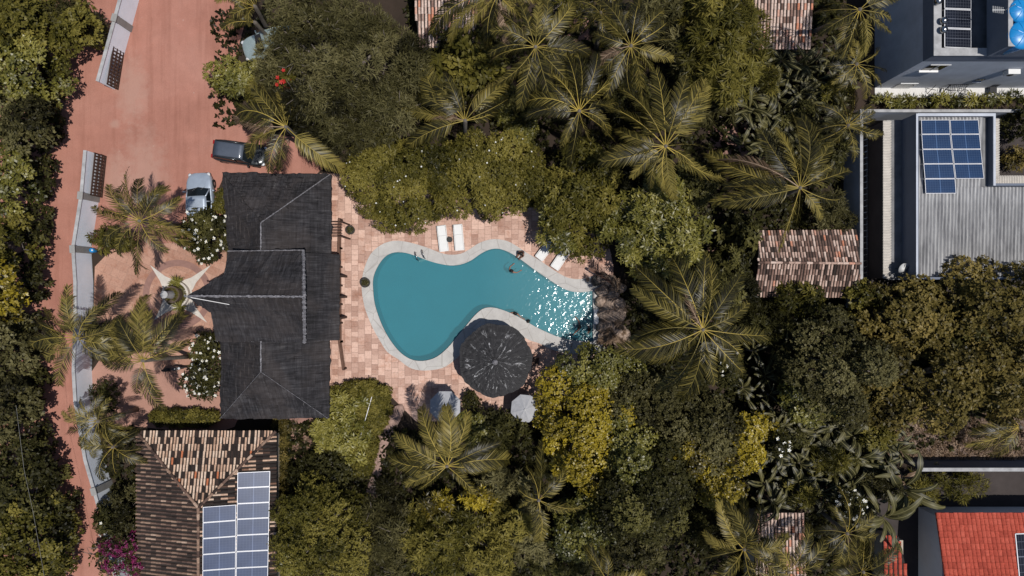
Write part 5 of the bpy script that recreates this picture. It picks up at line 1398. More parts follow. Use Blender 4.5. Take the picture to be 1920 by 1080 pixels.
p = W(1118, 556, .3) - B; MB().box((p.x - .14, p.y - .3, 0), (p.x + .14, p.y + .3, .22)).build('stone_slab', M['coping'], rk, bevel=.01)
for i, (px, py, s) in enumerate(((1102, 525, .17), (1114, 534, .14), (1110, 529, .13))):
    p = W(px, py) - B; boulder(p.x, p.y, .1, s, s * .8, .16, 90 + i)
p = W(1119, 526, .4) - B; MB().lathe([(.38, 0), (.40, .35), (.33, .42), (.30, .36), (0, .36)], (p.x, p.y, 0), 22).build('stone_basin', M['potdark'], rk)
lw = thing('slanted_wall', 'low slanting wall with a brown timber cap behind the pool rocks', 'wall', W(1131, 521)); a, e = W(1105, 504, .8) - lw.location, W(1160, 538, .8) - lw.location
a.z = e.z = 0; d = (e - a).normalized(); q = MB(); q.beam(a + Vector((0, 0, .4)), e + Vector((0, 0, .4)), .16, .8); q.build('wall', M['white'], lw); MB().beam(a + Vector((0, 0, .83)), e + Vector((0, 0, .83)), .22, .06).build('cap', M['brownwood'], lw)
for i, (px, py, ang, lf) in enumerate(((1150, 592, -60, 1.5), (1146, 606, -100, 1.7), (1160, 628, 200, 1.7), (1180, 650, 150, 1.5), (1196, 655, 20, 1.6), (1150, 560, 80, 1.4))):
    g = rng_(); me = frond_mesh(g, lf, math.radians(ang), 8, 18, 30, .55, .06, .2, .06, .55); o = link('fallen_frond', me, M['deadleaf'], None, W(px, py, .95))
    tag(o, 'dry brown palm frond fallen on the pool rocks, ' + ['near the white slab', 'spread below the white slab', 'draped over the lowest rocks', 'lying past the lowest rocks', 'farthest toward the palm trunk', 'on the topmost rocks'][i], 'palm frond', 'dry fronds on the pool rocks')

# winding stone edge of the green mound
se = thing('stone_edging', 'curved low edging of pinkish stones along the right side of the green mound', 'stone edging', W(715, 810)); B = se.location.copy()
line = [(748,768), (741,782), (733,796), (725,812), (718,828), (713,845), (709,862), (706,880), (702,900), (697,925), (688,950)]
b = MB(); rng = rng_()
tone_pts = smooth_loop(line + line[-2:0:-1], 3)[:30]
for p_ in tone_pts:
    p = W(p_[0], p_[1], .3) - B; s = rng.uniform(.32, .50)
    bm = bmesh.new(); bmesh.ops.create_icosphere(bm, subdivisions=2, radius=1); j = rng.normal(0, .09, len(bm.verts))
    vs = [(p.x + v.co.x * s * (1 + j[i]) * 1.1, p.y + v.co.y * s * (1 + j[i]), .12 + v.co.z * .26 * (1 + j[i])) for i, v in enumerate(bm.verts)]
    b.add(vs, [tuple(v.index for v in f.verts) for f in bm.faces], float(rng.random())); bm.free()
M['edgestone'] = simple('pink_edging_stone', (.30,.20,.165), .9, var=.45, scale=2.5, bmp=.6)
b.build('stones', M['edgestone'], se)

# ------------------------------------------------------------------ bathers
def person(label, loc, rz, J, skin, suit, hairlen=.04, group=None, suit_z=(0, 0), tilt=(0, 0, 0)):
    """J: joint positions in metres relative to the pelvis; one continuous skinned body with five-fingered hands"""
    root = thing('person', label, 'person', loc, rz, group)
    V = []; E = []; Rr = []
    def add(p, r, parent=None):
        V.append(Vector(p)); Rr.append(r)
        if parent is not None: E.append((parent, len(V) - 1))
        return len(V) - 1
    pel = add(J['pelvis'], .15); wa = add(J['waist'], .125, pel); chs = add(J['chest'], .155, wa); nk = add(J['neck'], .060, chs)
    hb = add(Vector(J['neck']).lerp(Vector(J['head']), .6), .075, nk); hd = add(J['head'], .105, hb); add(Vector(J['head']) + (Vector(J['head']) - Vector(J['neck'])).normalized() * .09, .075, hd)
    for s in ('l', 'r'):
        sh_ = add(J['sho_' + s], .068, chs); el = add(J['elb_' + s], .045, sh_); wr_ = add(J['wri_' + s], .030, el)
        d = (Vector(J['wri_' + s]) - Vector(J['elb_' + s])).normalized(); pm = add(Vector(J['wri_' + s]) + d * .07, .036, wr_)
        sd = d.cross(Vector((0, 0, 1))); sd = sd.normalized() if sd.length > .1 else Vector((1, 0, 0))
        for k, (o_, ln) in enumerate(((-.030, .07), (-.010, .085), (.010, .08), (.030, .06))):
            a_ = add(V[pm] + sd * o_ + d * .045, .010, pm); add(V[a_] + d * ln * .9 + Vector((0, 0, -.018)), .008, a_)
        a_ = add(V[wr_] + sd * (-.05) + d * .04, .011, pm); add(V[a_] + d * .05 - sd * .012, .009, a_)
        hp_ = add(J['hip_' + s], .095, pel); kn = add(J['kne_' + s], .062, hp_); an_ = add(J['ank_' + s], .042, kn); add(J['toe_' + s], .036, an_)
    me = bpy.data.meshes.new('body'); me.from_pydata(V, E, []); o = link('body', me, M[skin], root)
    o.modifiers.new('skin', 'SKIN'); md = o.modifiers.new('sub', 'SUBSURF'); md.levels = md.render_levels = 2
    for i, v in enumerate(me.skin_vertices[0].data): v.radius = (Rr[i], Rr[i]); v.use_root = (i == 0)
    h = Vector(J['head']); up = (h - Vector(J['neck'])).normalized(); fw = Vector(J.get('face', (1, 0, 0))).normalized()
    b = MB(); rng = rng_()
    n1, n2 = 9, 16
    for i in range(n1 + 1):
        th_ = PI * .62 * i / n1
        for k in range(n2):
            a = 2*PI*k/n2; p = Vector((math.sin(th_)*math.cos(a), math.sin(th_)*math.sin(a), math.cos(th_))) * (.128 + rng.normal(0, .004))
            b.v.append(tuple(h + Vector((0, 0, .03)) + p - fw * .02)); b.uv.append((0, 0, 0))
    for i in range(n1):
        for k in range(n2): b.f.append((i*n2+k, (i+1)*n2+k, (i+1)*n2+(k+1) % n2, i*n2+(k+1) % n2)); b.t.append(.5)
    if hairlen > .1: b.tube([h - fw * .09 + Vector((0, 0, .05)), h - fw * .12 - Vector((0, 0, .10)), h - fw * .11 - Vector((0, 0, hairlen))], [.09, .085, .03], 8)
    b.build('hair', M['hair'], root, smooth=True)
    sd = up.cross(fw).normalized(); f_ = MB()
    f_.lathe([(0, -.03), (.016, -.02), (.018, .0), (0, .035)], tuple(h + fw * .105 - up * .01), 8); f_.build('nose', M[skin], root, smooth=True)
    e_ = MB()
    for s in (-1, 1): e_.lathe([(0, -.012), (.012, 0), (0, .012)], tuple(h + fw * .098 + sd * s * .035 + up * .02), 8)
    e_.build('eyes', M['hair'], root); MB().beam(h + fw * .100 - up * .05 - sd * .022, h + fw * .100 - up * .05 + sd * .022, .012, .008).build('mouth', M['redcloth'], root)
    e_ = MB(); [e_.lathe([(0, -.03), (.02, 0), (0, .03)], tuple(h + sd * s * .105), 8) for s in (-1, 1)]; e_.build('ears', M[skin], root, smooth=True)
    p0, p1 = Vector(J['pelvis']), Vector(J['waist']); q = MB(); q.tube([p0 - (p1 - p0).normalized() * .08, p0, p0.lerp(p1, .55)], [.165, .178, .150], 14)
    for s in ('l', 'r'): q.tube([Vector(J['hip_' + s]), Vector(J['hip_' + s]).lerp(Vector(J['kne_' + s]), .35)], [.112, .098], 12)
    q.build('swimwear', M[suit], root, smooth=True)
    return root
def standing(arm_l, arm_r, lean=0.0):
    """upright in chest-deep water"""
    J = dict(pelvis=(0, 0, 0), waist=(lean*.2, 0, .16), chest=(lean*.6, 0, .40), neck=(lean, 0, .56), head=(lean*1.25, 0, .72))
    for s, y, arm in (('l', 1, arm_l), ('r', -1, arm_r)):
        sho = Vector((lean*.8, .19*y, .50)); J['sho_'+s] = sho; J['elb_'+s] = sho + Vector(arm[0]); J['wri_'+s] = sho + Vector(arm[1])
        J['hip_'+s] = (0, .10*y, -.05); J['kne_'+s] = (.10, .12*y, -.45); J['ank_'+s] = (-.02, .13*y, -.80); J['toe_'+s] = (.16, .14*y, -.84)
    return J
wz = -.09
def wade(label, px, py, rz, arms, skin, suit, up_=.0, hair=.04, lean=.05):
    c = W(px, py, .1); person(label, (c.x, c.y, wz - .46 + up_), math.radians(rz), standing(*arms, lean), skin, suit, hair)
wade('person with dark hair wading near the upper coping, one arm reaching to the rim', 959, 509, 60, (((.22, .08, -.02), (.45, -.02, .02)), ((.10, -.22, -.06), (.30, -.34, -.04))), 'skin', 'darkcloth', .04)
J = dict(pelvis=(0, 0, .12), waist=(-.01, 0, .28), chest=(.05, 0, .52), neck=(.10, 0, .67), head=(.15, 0, .83))
for s, y in (('l', 1), ('r', -1)):
    J['sho_'+s] = (.06, .19*y, .62); J['elb_'+s] = (.20, .24*y, .36); J['wri_'+s] = (.40, .14*y, .22)
    J['hip_'+s] = (.05, .10*y, .10); J['kne_'+s] = (.50, .13*y, .08); J['ank_'+s] = (.56, .14*y, -.36); J['toe_'+s] = (.72, .15*y, -.42)
c = W(979, 474); person('person in dark swimwear sitting on the upper coping with both legs in the water', (c.x, c.y, .06), math.radians(-128), J, 'skin2', 'navycloth', .20)
wade('person with bare shoulders leaning at the lower coping, left of the dark haired bather', 967, 587, 250, (((.10, .22, -.02), (.16, .46, -.02)), ((.12, -.22, -.02), (.20, -.44, .0))), 'skin', 'navycloth', .06)
wade('dark haired person low in the water close to the lower coping', 991, 602, 215, (((.12, .20, -.08), (.30, .30, -.10)), ((.12, -.20, -.08), (.30, -.30, -.10))), 'skin2', 'darkcloth', -.10, .22)
wade('person splashing among the sun glints near the pool\'s right end', 1087, 613, 170, (((.16, .20, -.02), (.28, .40, .02)), ((.10, -.24, -.02), (.28, -.40, .0))), 'skin', 'redcloth', .05)
wade('person in the shaded corner at the pool\'s right end below the white slab', 1106, 618, 180, (((.15, .15, -.05), (.35, .15, -.05)), ((.15, -.15, -.05), (.35, -.15, -.05))), 'skin2', 'darkcloth', -.04)
# ------------------------------------------------------------------ palms (angles as in the photo: 0 right, 90 up)
palm('big coconut palm over the nose of the dark hatchback', 536, 238, 108, 7.2, [(182,.98,14),(160,.95,20),(146,1.0,24),(128,.9,30),(108,.8,36),(196,.85,12),(240,.78,16),(262,.70,14),(318,1.05,12),(62,.6,40),(85,.55,50),(205,.7,25)], tone=.50, hang=.3)
palm('coconut palm left of the silver sedan, its fronds over the white wall', 262, 414, 102, 6.2, [(80,.75,40),(62,.8,32),(42,.75,35),(118,.72,38),(140,.85,26),(160,.8,22),(178,.95,16),(200,.82,18),(222,.75,20),(248,.85,14),(270,.95,12),(300,.7,18),(330,.82,14),(352,.9,16),(15,.8,26),(98,.9,48)], tone=.42, hang=.35)
palm('coconut palm leaning over the red road and the white wall', 146, 634, 100, 6.4, [(98,.95,34),(112,.75,40),(48,.98,20),(60,.72,34),(160,.98,14),(176,1.0,12),(195,.85,14),(215,.85,12),(236,.98,10),(140,.8,28),(345,.72,16),(8,.7,24),(315,.7,16)], tone=.50, hang=.3)
palm('coconut palm between the star plaza and the motorcycle', 268, 676, 100, 6.0, [(88,1.15,36),(102,.85,44),(55,1.05,24),(38,1.0,20),(70,.9,40),(128,.9,28),(145,.95,24),(168,.9,14),(186,.92,12),(200,.8,14),(276,.95,10),(290,.7,14),(20,.8,22),(262,.6,30),(115,.95,30)], tone=.42, hang=.35)
palm('small curly palm at the foot of the white wall', 184, 790, 72, 4.2, [(150,.8,45),(120,.7,50),(180,.9,30),(205,.9,22),(230,.85,25),(262,.95,20),(285,.8,25),(320,.8,25),(350,.75,30),(20,.7,35),(60,.65,50),(90,.7,50)], tone=.55, hang=.5)
palm('bushy dark palm above the tiled house beside the white wall', 212, 838, 60, 3.8, None, 16, tone=.30, hang=.5)
palm('short palm at the edge of the red yard, above the pale green car', 478, 12, 66, 4.2, [(178,.8),(160,.95),(200,.75),(140,.8),(215,.7),(120,.7),(95,.7),(60,.6),(250,.55)], tone=.48)
palm('short dark green palm whose fronds brush the pale green car', 478, 42, 58, 3.4, [(172,.95),(186,1.0),(155,.8),(140,.6)], tone=.42)
palm('coconut palm hanging over the pale tiled roof at the top edge', 934, -12, 88, 8.0, [(262,1.0,16),(282,1.05,14),(246,.95,16),(228,1.0,14),(305,.85,18),(205,1.35,8),(188,1.6,6),(325,.9,20),(345,.8),(170,.9),(20,.8)], tone=.55, hang=.5)
palm('tall coconut palm in the upper middle, below the bare patch', 1004, 88, 105, 8.2, [(172,.82,10),(188,.75,14),(132,.95,26),(112,.85,38),(88,.8,44),(62,.85,36),(40,1.05,22),(5,.95,12),(-8,.85,16),(238,.98,12),(255,1.0,10),(268,.75,12),(285,1.0,12),(312,.98,12),(335,.7,24),(150,.8,34)], tone=.42, hang=.55)
palm('tall coconut palm with a yellow frond base, upper centre right', 1183, 86, 102, 8.4, [(88,.95,40),(72,.98,34),(118,1.0,28),(140,.85,28),(168,.7,14),(195,.75,12),(215,.7,14),(238,.95,10),(255,.85,12),(275,.95,12),(290,.98,10),(318,.75,14),(338,.8,14),(25,.85,18),(8,.8,20),(50,.9,28)], tone=.45, hang=.5, nuts=3)
palm('coconut palm in the middle of the upper palm row with a dark heart', 1086, 208, 105, 7.8, [(172,.92,12),(186,.7,16),(143,.72,28),(120,.95,34),(100,1.0,40),(84,.95,44),(65,1.0,34),(45,.9,26),(8,.72,14),(325,.82,12),(345,.65,20),(262,.88,10),(282,.55,14),(240,.6,16),(155,.95,24)], tone=.42, hang=.5)
palm('coconut palm casting a long trunk shadow on the rounded tree', 872, 226, 105, 7.6, [(182,.72,14),(150,.95,26),(168,.6,22),(132,.85,32),(112,.85,40),(92,.8,46),(70,.78,40),(45,.98,22),(20,.85,14),(172,1.15,8),(145,1.3,12),(5,.6,14),(195,1.05,6),(120,.9,30)], tone=.42, hang=.5)
palm('large coconut palm with coconuts and pale broken frond stalks at its heart', 1248, 274, 128, 8.6, [(182,.85,8),(172,.72,12),(198,.92,8),(140,1.1,18),(120,1.05,28),(100,1.05,38),(80,1.0,44),(60,1.05,34),(42,1.15,20),(235,.6,8),(255,.65,8),(272,.75,8),(318,1.0,10),(332,.7,12),(215,.6,10),(5,.6,20)], tone=.50, hang=.55, nuts=6)
palm('windblown coconut palm over the ridge of the small tiled hut', 1500, 352, 130, 8.2, [(135,1.0,20),(150,1.15,16),(100,1.05,34),(82,.95,40),(115,.9,38),(60,.75,32),(178,1.0,12),(186,1.15,8),(194,1.05,10),(170,1.3,6),(20,.8,10),(330,.72,12),(310,.55,16),(250,.9,10),(265,.5,14),(40,.6,30)], tone=.48, hang=.6)
palm('largest coconut palm, right of the pool rocks', 1318, 618, 138, 8.8, [(60,.9,26),(78,1.0,24),(98,.95,30),(115,1.0,30),(140,1.15,20),(155,1.05,20),(172,.95,16),(22,.72,12),(-8,.92,8),(205,1.12,8),(222,.8,12),(250,1.0,10),(265,.98,8),(280,.75,10),(310,.82,14),(335,.7,20),(130,.6,45)], tone=.44, hang=.6)
palm('coconut palm below the shadowed umbrella', 838, 874, 112, 6.4, [(182,1.0,14),(165,.85,22),(150,.98,24),(118,1.0,30),(96,.95,38),(75,.98,40),(60,.95,32),(30,.95,20),(15,1.0,14),(-2,.8,14),(205,.75,16),(222,.6,20),(325,.6,20),(195,.6,24)], tone=.48, hang=.5)
palm('slender palm left of the yellow leaved tree', 1010, 938, 92, 7.4, [(84,1.12,22),(95,.7,34),(262,.85,12),(282,.95,10),(275,.6,18),(-18,.95,14),(-32,.7,18),(38,.75,24),(55,.6,34),(178,.40,30),(160,.45,34)], tone=.50, hang=.6, nuts=2)
palm('palm cut by the lower edge below the yellow leaved tree', 1138, 1088, 80, 6.0, None, 12, tone=.52, hang=.5)
palm('palm above the lower pale tiled building, left one', 1395, 1030, 98, 6.6, None, 15, tone=.42, hang=.55)
palm('palm drooping over the lower pale tiled building', 1478, 1072, 92, 6.2, None, 14, tone=.46, hang=.5)
palm('palm left of the red tiled lean-to', 1588, 1000, 88, 5.6, [(92,.98,34),(110,.7,40),(60,.7,34),(250,.8,16),(225,.7,18),(275,.75,14),(200,.7,18),(160,.65,26),(30,.7,26),(300,.7,16),(-10,.7,20)], tone=.48, hang=.5)
palm('palm between the lean-to and the lower edge', 1618, 1072, 80, 5.0, None, 13, tone=.45, hang=.5)
palm('palm in front of the dark side of the pale block', 1612, 18, 88, 8.4, [(250,1.0,14),(270,.8,16),(232,.9,16),(290,.95,14),(208,.85,18),(318,.8,14),(185,.8,22),(20,.85,18),(345,.75,18),(165,.7,26),(45,.8,26)], tone=.50, hang=.5)
palm('palm at the lower left corner of the pale block', 1606, 120, 74, 6.0, [(20,.75,20),(-12,.8,16),(-35,.85,16),(60,.8,26),(90,.7,34),(120,.7,30),(150,.75,24),(190,.7,20),(225,.7,18),(260,.75,16),(300,.8,14)], tone=.46, hang=.5)
palm('palm between the heliconia thicket and the yard wall', 1590, 235, 70, 5.4, None, 13, tone=.36, hang=.5)
palm('low palm right of the dry soil strip at the right edge', 1912, 800, 82, 3.4, [(192,1.0,12),(205,1.15,12),(218,.95,14),(175,.8,20),(160,.7,26),(235,.8,18),(140,.7,30)], tone=.38)
palm('palm sapling fronds beside the bare twigs in the upper middle', 1126, 24, 62, 5.4, None, 11, tone=.36, hang=.5)

# ------------------------------------------------------------------ trees: left of the road
tree('broadleaf_tree', 'bushy tree with a spiky side branch at the upper left corner', 'tree', 58, 52, 112, 88, 4.5, 'cashew', 'olive', tone=.44)
tree('broadleaf_tree', 'yellow tinged tree on the left edge, second from the top', 'tree', 48, 128, 62, 70, 4.9, 'cashew', 'lime', tone=.50)
tree('broadleaf_tree', 'narrow dark branch reaching over the road at the top left', 'tree', 124, 42, 66, 34, 3.4, 'feather', 'grey', tone=.40, rot=-.2)
tree('broadleaf_tree', 'dark green tree on the left edge, beside the upper gate', 'tree', 30, 222, 66, 78, 4.8, 'cashew', 'grey', tone=.45)
tree('broadleaf_tree', 'yellow green tree on the left edge, beside the lower gate', 'tree', 10, 338, 48, 78, 4.9, 'cashew', 'lime', tone=.50)
tree('broadleaf_tree', 'small dull tree at the left edge opposite the blue barrel', 'tree', 14, 452, 46, 56, 4.5, 'cashew', 'olive', tone=.45)
tree('broadleaf_tree', 'bright yellow green tree at the left edge opposite the star plaza', 'tree', 2, 540, 50, 58, 4.9, 'cashew', 'yellow', tone=.42)
tree('broadleaf_tree', 'grey green tree at the left edge opposite the road palm', 'tree', -4, 655, 62, 80, 4.6, 'cashew', 'grey', tone=.46)
tree('broadleaf_tree', 'dark tree at the left edge opposite the small curly palm', 'tree', 8, 775, 64, 74, 4.6, 'cashew', 'grey', tone=.40)
tree('broadleaf_tree', 'darkest tree at the left edge, crossed by the pale cable', 'tree', 32, 892, 72, 84, 4.1, 'cashew', 'dark', tone=.38)
tree('broadleaf_tree', 'mottled tree filling the lower left corner', 'tree', 32, 1014, 86, 80, 4.8, 'cashew', 'olive', tone=.42)
tree('broadleaf_tree', 'shaded tree low against the road in the lower left', 'tree', 88, 965, 46, 60, 3.1, 'cashew', 'dark', tone=.32)
tree('broadleaf_tree', 'low tree overhanging the narrow end of the road', 'tree', 84, 1066, 46, 40, 3.0, 'cashew', 'olive', tone=.42)

for i, (x, y, rx, ry, wd) in enumerate(((104,150,30,46,'below the spiky branch'), (92,235,26,50,'beside the gate opening'), (82,330,24,50,'opposite the lower gate leaf'), (74,425,24,46,'opposite the blue barrel'), (72,520,22,48,'opposite the star plaza'), (74,625,22,44,'left of the road palm'), (70,735,22,52,'left of the small curly palm'), (86,850,24,50,'where the road narrows'))):
    tree('shrub', 'dark leafy shrub fringing the left side of the road, ' + wd, 'shrub', x - 8, y, rx, ry, 1.9, 'cashew', 'dark', tone=.30, lobe=.6, group='shrubs fringing the left side of the road')
# big dark tree over the yard and its neighbours
tree('spreading_tree', 'huge dark feathery tree with grey bare twigs between yard and palms', 'tree', 634, 134, 166, 150, 7.6, 'feather', 'grey', hz=2.4, tone=.46, lobe=.95, bare=26, dens=1.25, ragged=.07)
tree('shrub', 'yellow green shrub spilling onto the red yard beside the car', 'shrub', 446, 144, 44, 40, 3.0, 'mango', 'lime', tone=.46)
tree('shrub', 'dark spiky shrub with red tinted leaves at the yard edge', 'shrub', 500, 158, 50, 40, 3.6, 'feather', 'olive', tone=.42)
r_, lb_ = tree('shrub', 'small shrub with a red flower cluster in the dark tree edge', 'shrub', 541, 152, 18, 16, 7.4, 'round', 'olive', hz=.7, tone=.4)
M['redflower'] = simple('red_petal', (.45,.02,.015), .6, bmp=0)
flowers(r_, top_points(rng_(), lb_, 9, .1), .16, 'redflower', False)
r_, lb_ = tree('rounded_tree', 'broad rounded tree with tiny white blossoms above the pool, left half', 'tree', 752, 338, 118, 92, 5.6, 'fine', 'olive', hz=2.4, tone=.60, lobe=.9, dens=1.35, ragged=.06)
flowers(r_, top_points(rng_(), lb_, 40), .055, 'petal', False)
r_, lb_ = tree('rounded_tree', 'broad rounded tree with tiny white blossoms above the pool, right half', 'tree', 906, 330, 116, 84, 5.2, 'fine', 'olive', hz=2.2, tone=.62, lobe=.9, dens=1.35, ragged=.06)
flowers(r_, top_points(rng_(), lb_, 55), .055, 'petal', False)
tree('leafy_shrub', 'large leaved plumeria shrub below the pale tiled roof at the top', 'shrub', 868, 118, 82, 58, 4.2, 'big', 'olive', tone=.38)
hedge('yellowish clipped hedge bending round the pink garden path', [(938,168),(962,160),(972,200),(1002,235),(990,285),(965,262),(945,235),(928,210)], 1.4, 'fine', 'lime', .40, .9)
tree('shrub', 'round dark shrub inside the bend of the yellowish hedge', 'shrub', 984, 192, 34, 32, 2.8, 'round', 'dark', tone=.50)
tree('twiggy_shrub', 'pale half bare shrub beside the pink patch at the top', 'shrub', 1066, 14, 40, 34, 3.4, 'fine', 'olive', tone=.42, dens=.6, bare=14)
tree('bare_shrub', 'leafless grey shrub at the right of the pink patch', 'shrub', 1104, 36, 26, 20, 3.0, 'fine', 'grey', tone=.5, dens=.10, bare=22, cover=.8)
tree('broadleaf_tree', 'narrow dark green tree between rounded tree and glossy tree', 'tree', 1092, 372, 72, 104, 5.4, 'mango', 'olive', tone=.46, dens=1.1)
tree('broadleaf_tree', 'pale tipped tree spray leaning toward the deck shadow', 'tree', 1046, 418, 34, 58, 4.6, 'mango', 'lime', tone=.46)
tree('glossy_tree', 'light glossy leaved tree above the slanting loungers', 'tree', 1232, 428, 104, 92, 6.6, 'mango', 'lime', tone=.52, dens=1.2, bare=10)
tree('broadleaf_tree', 'dark tree crown between the two large palms', 'tree', 1290, 350, 56, 44, 5.4, 'round', 'dark', tone=.52)
tree('broadleaf_tree', 'dark foliage under the large palm with coconuts', 'tree', 1160, 335, 66, 46, 3.6, 'mango', 'dark', tone=.36)
tree('fan_plant', 'tall stand of fan shaped tufts at the top, left of the pale tiles', 'shrub', 1352, 84, 86, 116, 6.4, 'fan', 'olive', tone=.56, lobe=1.1, dens=1.2)
tree('fan_plant', 'bluish grey tuft in the dark gap left of the fan tufts', 'shrub', 1278, 92, 30, 48, 4.6, 'fan', 'grey', tone=.50)
tree('fan_plant', 'brownish fan tufts above the brown soil patch', 'shrub', 1330, 196, 60, 50, 4.6, 'fan', 'grey', tone=.46)
tree('shrub', 'fine grey green shrub at the top between two palms', 'shrub', 1238, 12, 40, 34, 5.6, 'fan', 'grey', tone=.45)
tree('shrub', 'dark shrub right of the pink soil gap below the palms', 'shrub', 1394, 446, 40, 46, 3.0, 'big', 'dark', tone=.40)
tree('shrub', 'dark green shrub left of the small tiled hut', 'shrub', 1368, 530, 62, 58, 4.0, 'mango', 'dark', tone=.52)
tree('shrub', 'shadowed shrub below the pink soil gap', 'shrub', 1300, 505, 50, 36, 3.0, 'mango', 'dark', tone=.38)
tree('shrub', 'leafy shrub at the lower edge of the small tiled hut', 'shrub', 1502, 556, 50, 32, 4.2, 'mango', 'olive', tone=.40)
tree('shrub', 'brownish shrub beside the foot of the yard wall', 'shrub', 1618, 560, 34, 40, 3.8, 'cashew', 'olive', tone=.50)
tree('shrub', 'dark fine shrub right of the largest palm', 'shrub', 1445, 600, 50, 46, 3.2, 'banana' if False else 'feather', 'dark', tone=.42)

# heliconia and banana thickets
rng = rng_()
def thicket(label, spots, L, group, tone, h=3.0, jit=8, wd=.31):
    for i, (x, y) in enumerate(spots): banana(label, x + rng.normal(0, jit), y + rng.normal(0, jit), h * rng.uniform(.8, 1.15), int(rng.integers(7, 12)), L * rng.uniform(.65, 1.15), group, 'heliconia_plant', tone + rng.normal(0, .12), 'banana', wd * rng.uniform(.7, 1.25))
grid = lambda x0, x1, y0, y1, s: [(x, y) for y in np.arange(y0, y1 + 1, s) for x in np.arange(x0 + (int(y / s) % 2) * s * .5, x1 + 1, s)]
thicket('dark long leaved heliconia in the thicket left of the pale block', [p for p in grid(1395, 1610, 110, 290, 31) if p[0] + p[1] > 1535], 1.75, 'heliconias in the thicket left of the pale block', .42)
thicket('dark long leaved heliconia in the lower right thicket', [p for p in grid(1440, 1710, 785, 965, 32)], 1.85, 'heliconias in the lower right thicket', .42)
for i, (x, y, rx, ry, k, mt, hh, wd_) in enumerate(((1430,150,30,26,'feather','olive',3.4,'upper left part of the heliconia thicket by the pale block'), (1500,215,34,26,'mango','dark',3.3,'middle of the heliconia thicket by the pale block'), (1570,170,28,26,'tuft','olive',3.5,'right part of the heliconia thicket by the pale block'), (1450,270,30,24,'feather','grey',3.0,'lower edge of the heliconia thicket by the pale block'),
        (1480,820,34,24,'mango','dark',3.2,'upper left part of the lower right thicket'), (1560,860,36,28,'feather','olive',3.5,'middle of the lower right thicket'), (1640,820,32,26,'mango','olive',3.3,'upper right part of the lower right thicket'), (1500,920,32,24,'tuft','olive',3.3,'lower left part of the lower right thicket'), (1650,905,34,26,'feather','grey',3.4,'right part of the lower right thicket'))):
    tree('shrub', 'bushy shrub standing in the ' + wd_, 'shrub', x, y, rx, ry, hh, k, mt, tone=.46, lobe=.6)
thicket('slender leaved plant in the shade right of the largest palm', [(1420,660),(1440,700),(1400,730),(1450,740),(1480,620)], 1.6, 'slender leaved plants beside the largest palm', .36, 2.4, 6, .26)
banana('banana plant with long ragged leaves at the end of the pale capped wall', 1716, 930, 4.6, 11, 3.2, None, 'banana_plant', .66, 'banana', .5)
banana('tall banana plant with ragged leaves above the red tiled lean-to', 1680, 985, 4.8, 11, 3.3, None, 'banana_plant', .66, 'banana', .42)
o = banana('small withered banana with a drooping brown orange leaf', 1706, 905, 3.0, 3, 1.6, None, 'banana_plant', .5, 'deadleaf', .5)
tree('shrub', 'feathery green shrub growing below the pale capped wall', 'shrub', 1770, 910, 76, 26, 2.8, 'feather', 'olive', tone=.56, rot=-.15)
rng = rng_(); row = thing('fern_row', 'row of ferny yellow green plants between the white paving and the yard wall', 'plant row', W(1640, 192)); lb = []
for x in np.arange(1640, 1930, 13): p = W(x + rng.normal(0, 3), 193 + rng.normal(0, 3)) - row.location; lb.append((p.x, p.y, .55 + rng.normal(0, .1), .36 * rng.uniform(.7, 1.2)))
V, T = foliage(rng, np.array(lb), KINDS['tuft'], 1.1, 1.5, .5); V[:, :, 2] = np.maximum(V[:, :, 2], .03); leaves_obj('foliage', V, T, M['lime'], row)
tree('shrub', 'dark green shrubs inside the small courtyard of the grey house', 'shrub', 1912, 232, 34, 36, 3.0, 'round', 'dark', tone=.5)
tree('shrub', 'brownish low shrub in the small courtyard of the grey house', 'shrub', 1910, 300, 26, 26, 1.6, 'fine', 'brown', tone=.45)

# right hand grove
tree('broadleaf_tree', 'dense dark green tree right of the heliconias by the largest palm', 'tree', 1568, 690, 98, 112, 7.2, 'round', 'grey', tone=.44, lobe=1.0)
tree('broadleaf_tree', 'yellow tipped tree below the dense dark tree on the right', 'tree', 1520, 752, 56, 48, 5.4, 'round', 'lime', tone=.42)
tree('cashew_tree', 'brown green tree touching the shaded lower edge of the corrugated roof', 'tree', 1690, 592, 92, 66, 5.8, 'cashew', 'brown', tone=.46, lobe=1.0)
tree('cashew_tree', 'brown green tree at the right edge under the corrugated roof', 'tree', 1846, 562, 116, 80, 6.0, 'cashew', 'brown', tone=.46, lobe=1.0)
tree('cashew_tree', 'brown green tree in the middle of the right hand grove', 'tree', 1738, 712, 110, 96, 6.2, 'cashew', 'brown', tone=.50, lobe=1.0)
tree('cashew_tree', 'brown green tree at the right edge above the dry soil strip', 'tree', 1876, 702, 96, 92, 5.8, 'cashew', 'brown', tone=.50, lobe=1.0)
tree('cashew_tree', 'low dark tree in the gap at the centre of the right hand grove', 'tree', 1796, 630, 66, 56, 4.0, 'cashew', 'dark', tone=.40)
tree('cashew_tree', 'narrow brown green tree bordering the dense dark tree', 'tree', 1660, 770, 50, 44, 4.2, 'cashew', 'brown', tone=.44)

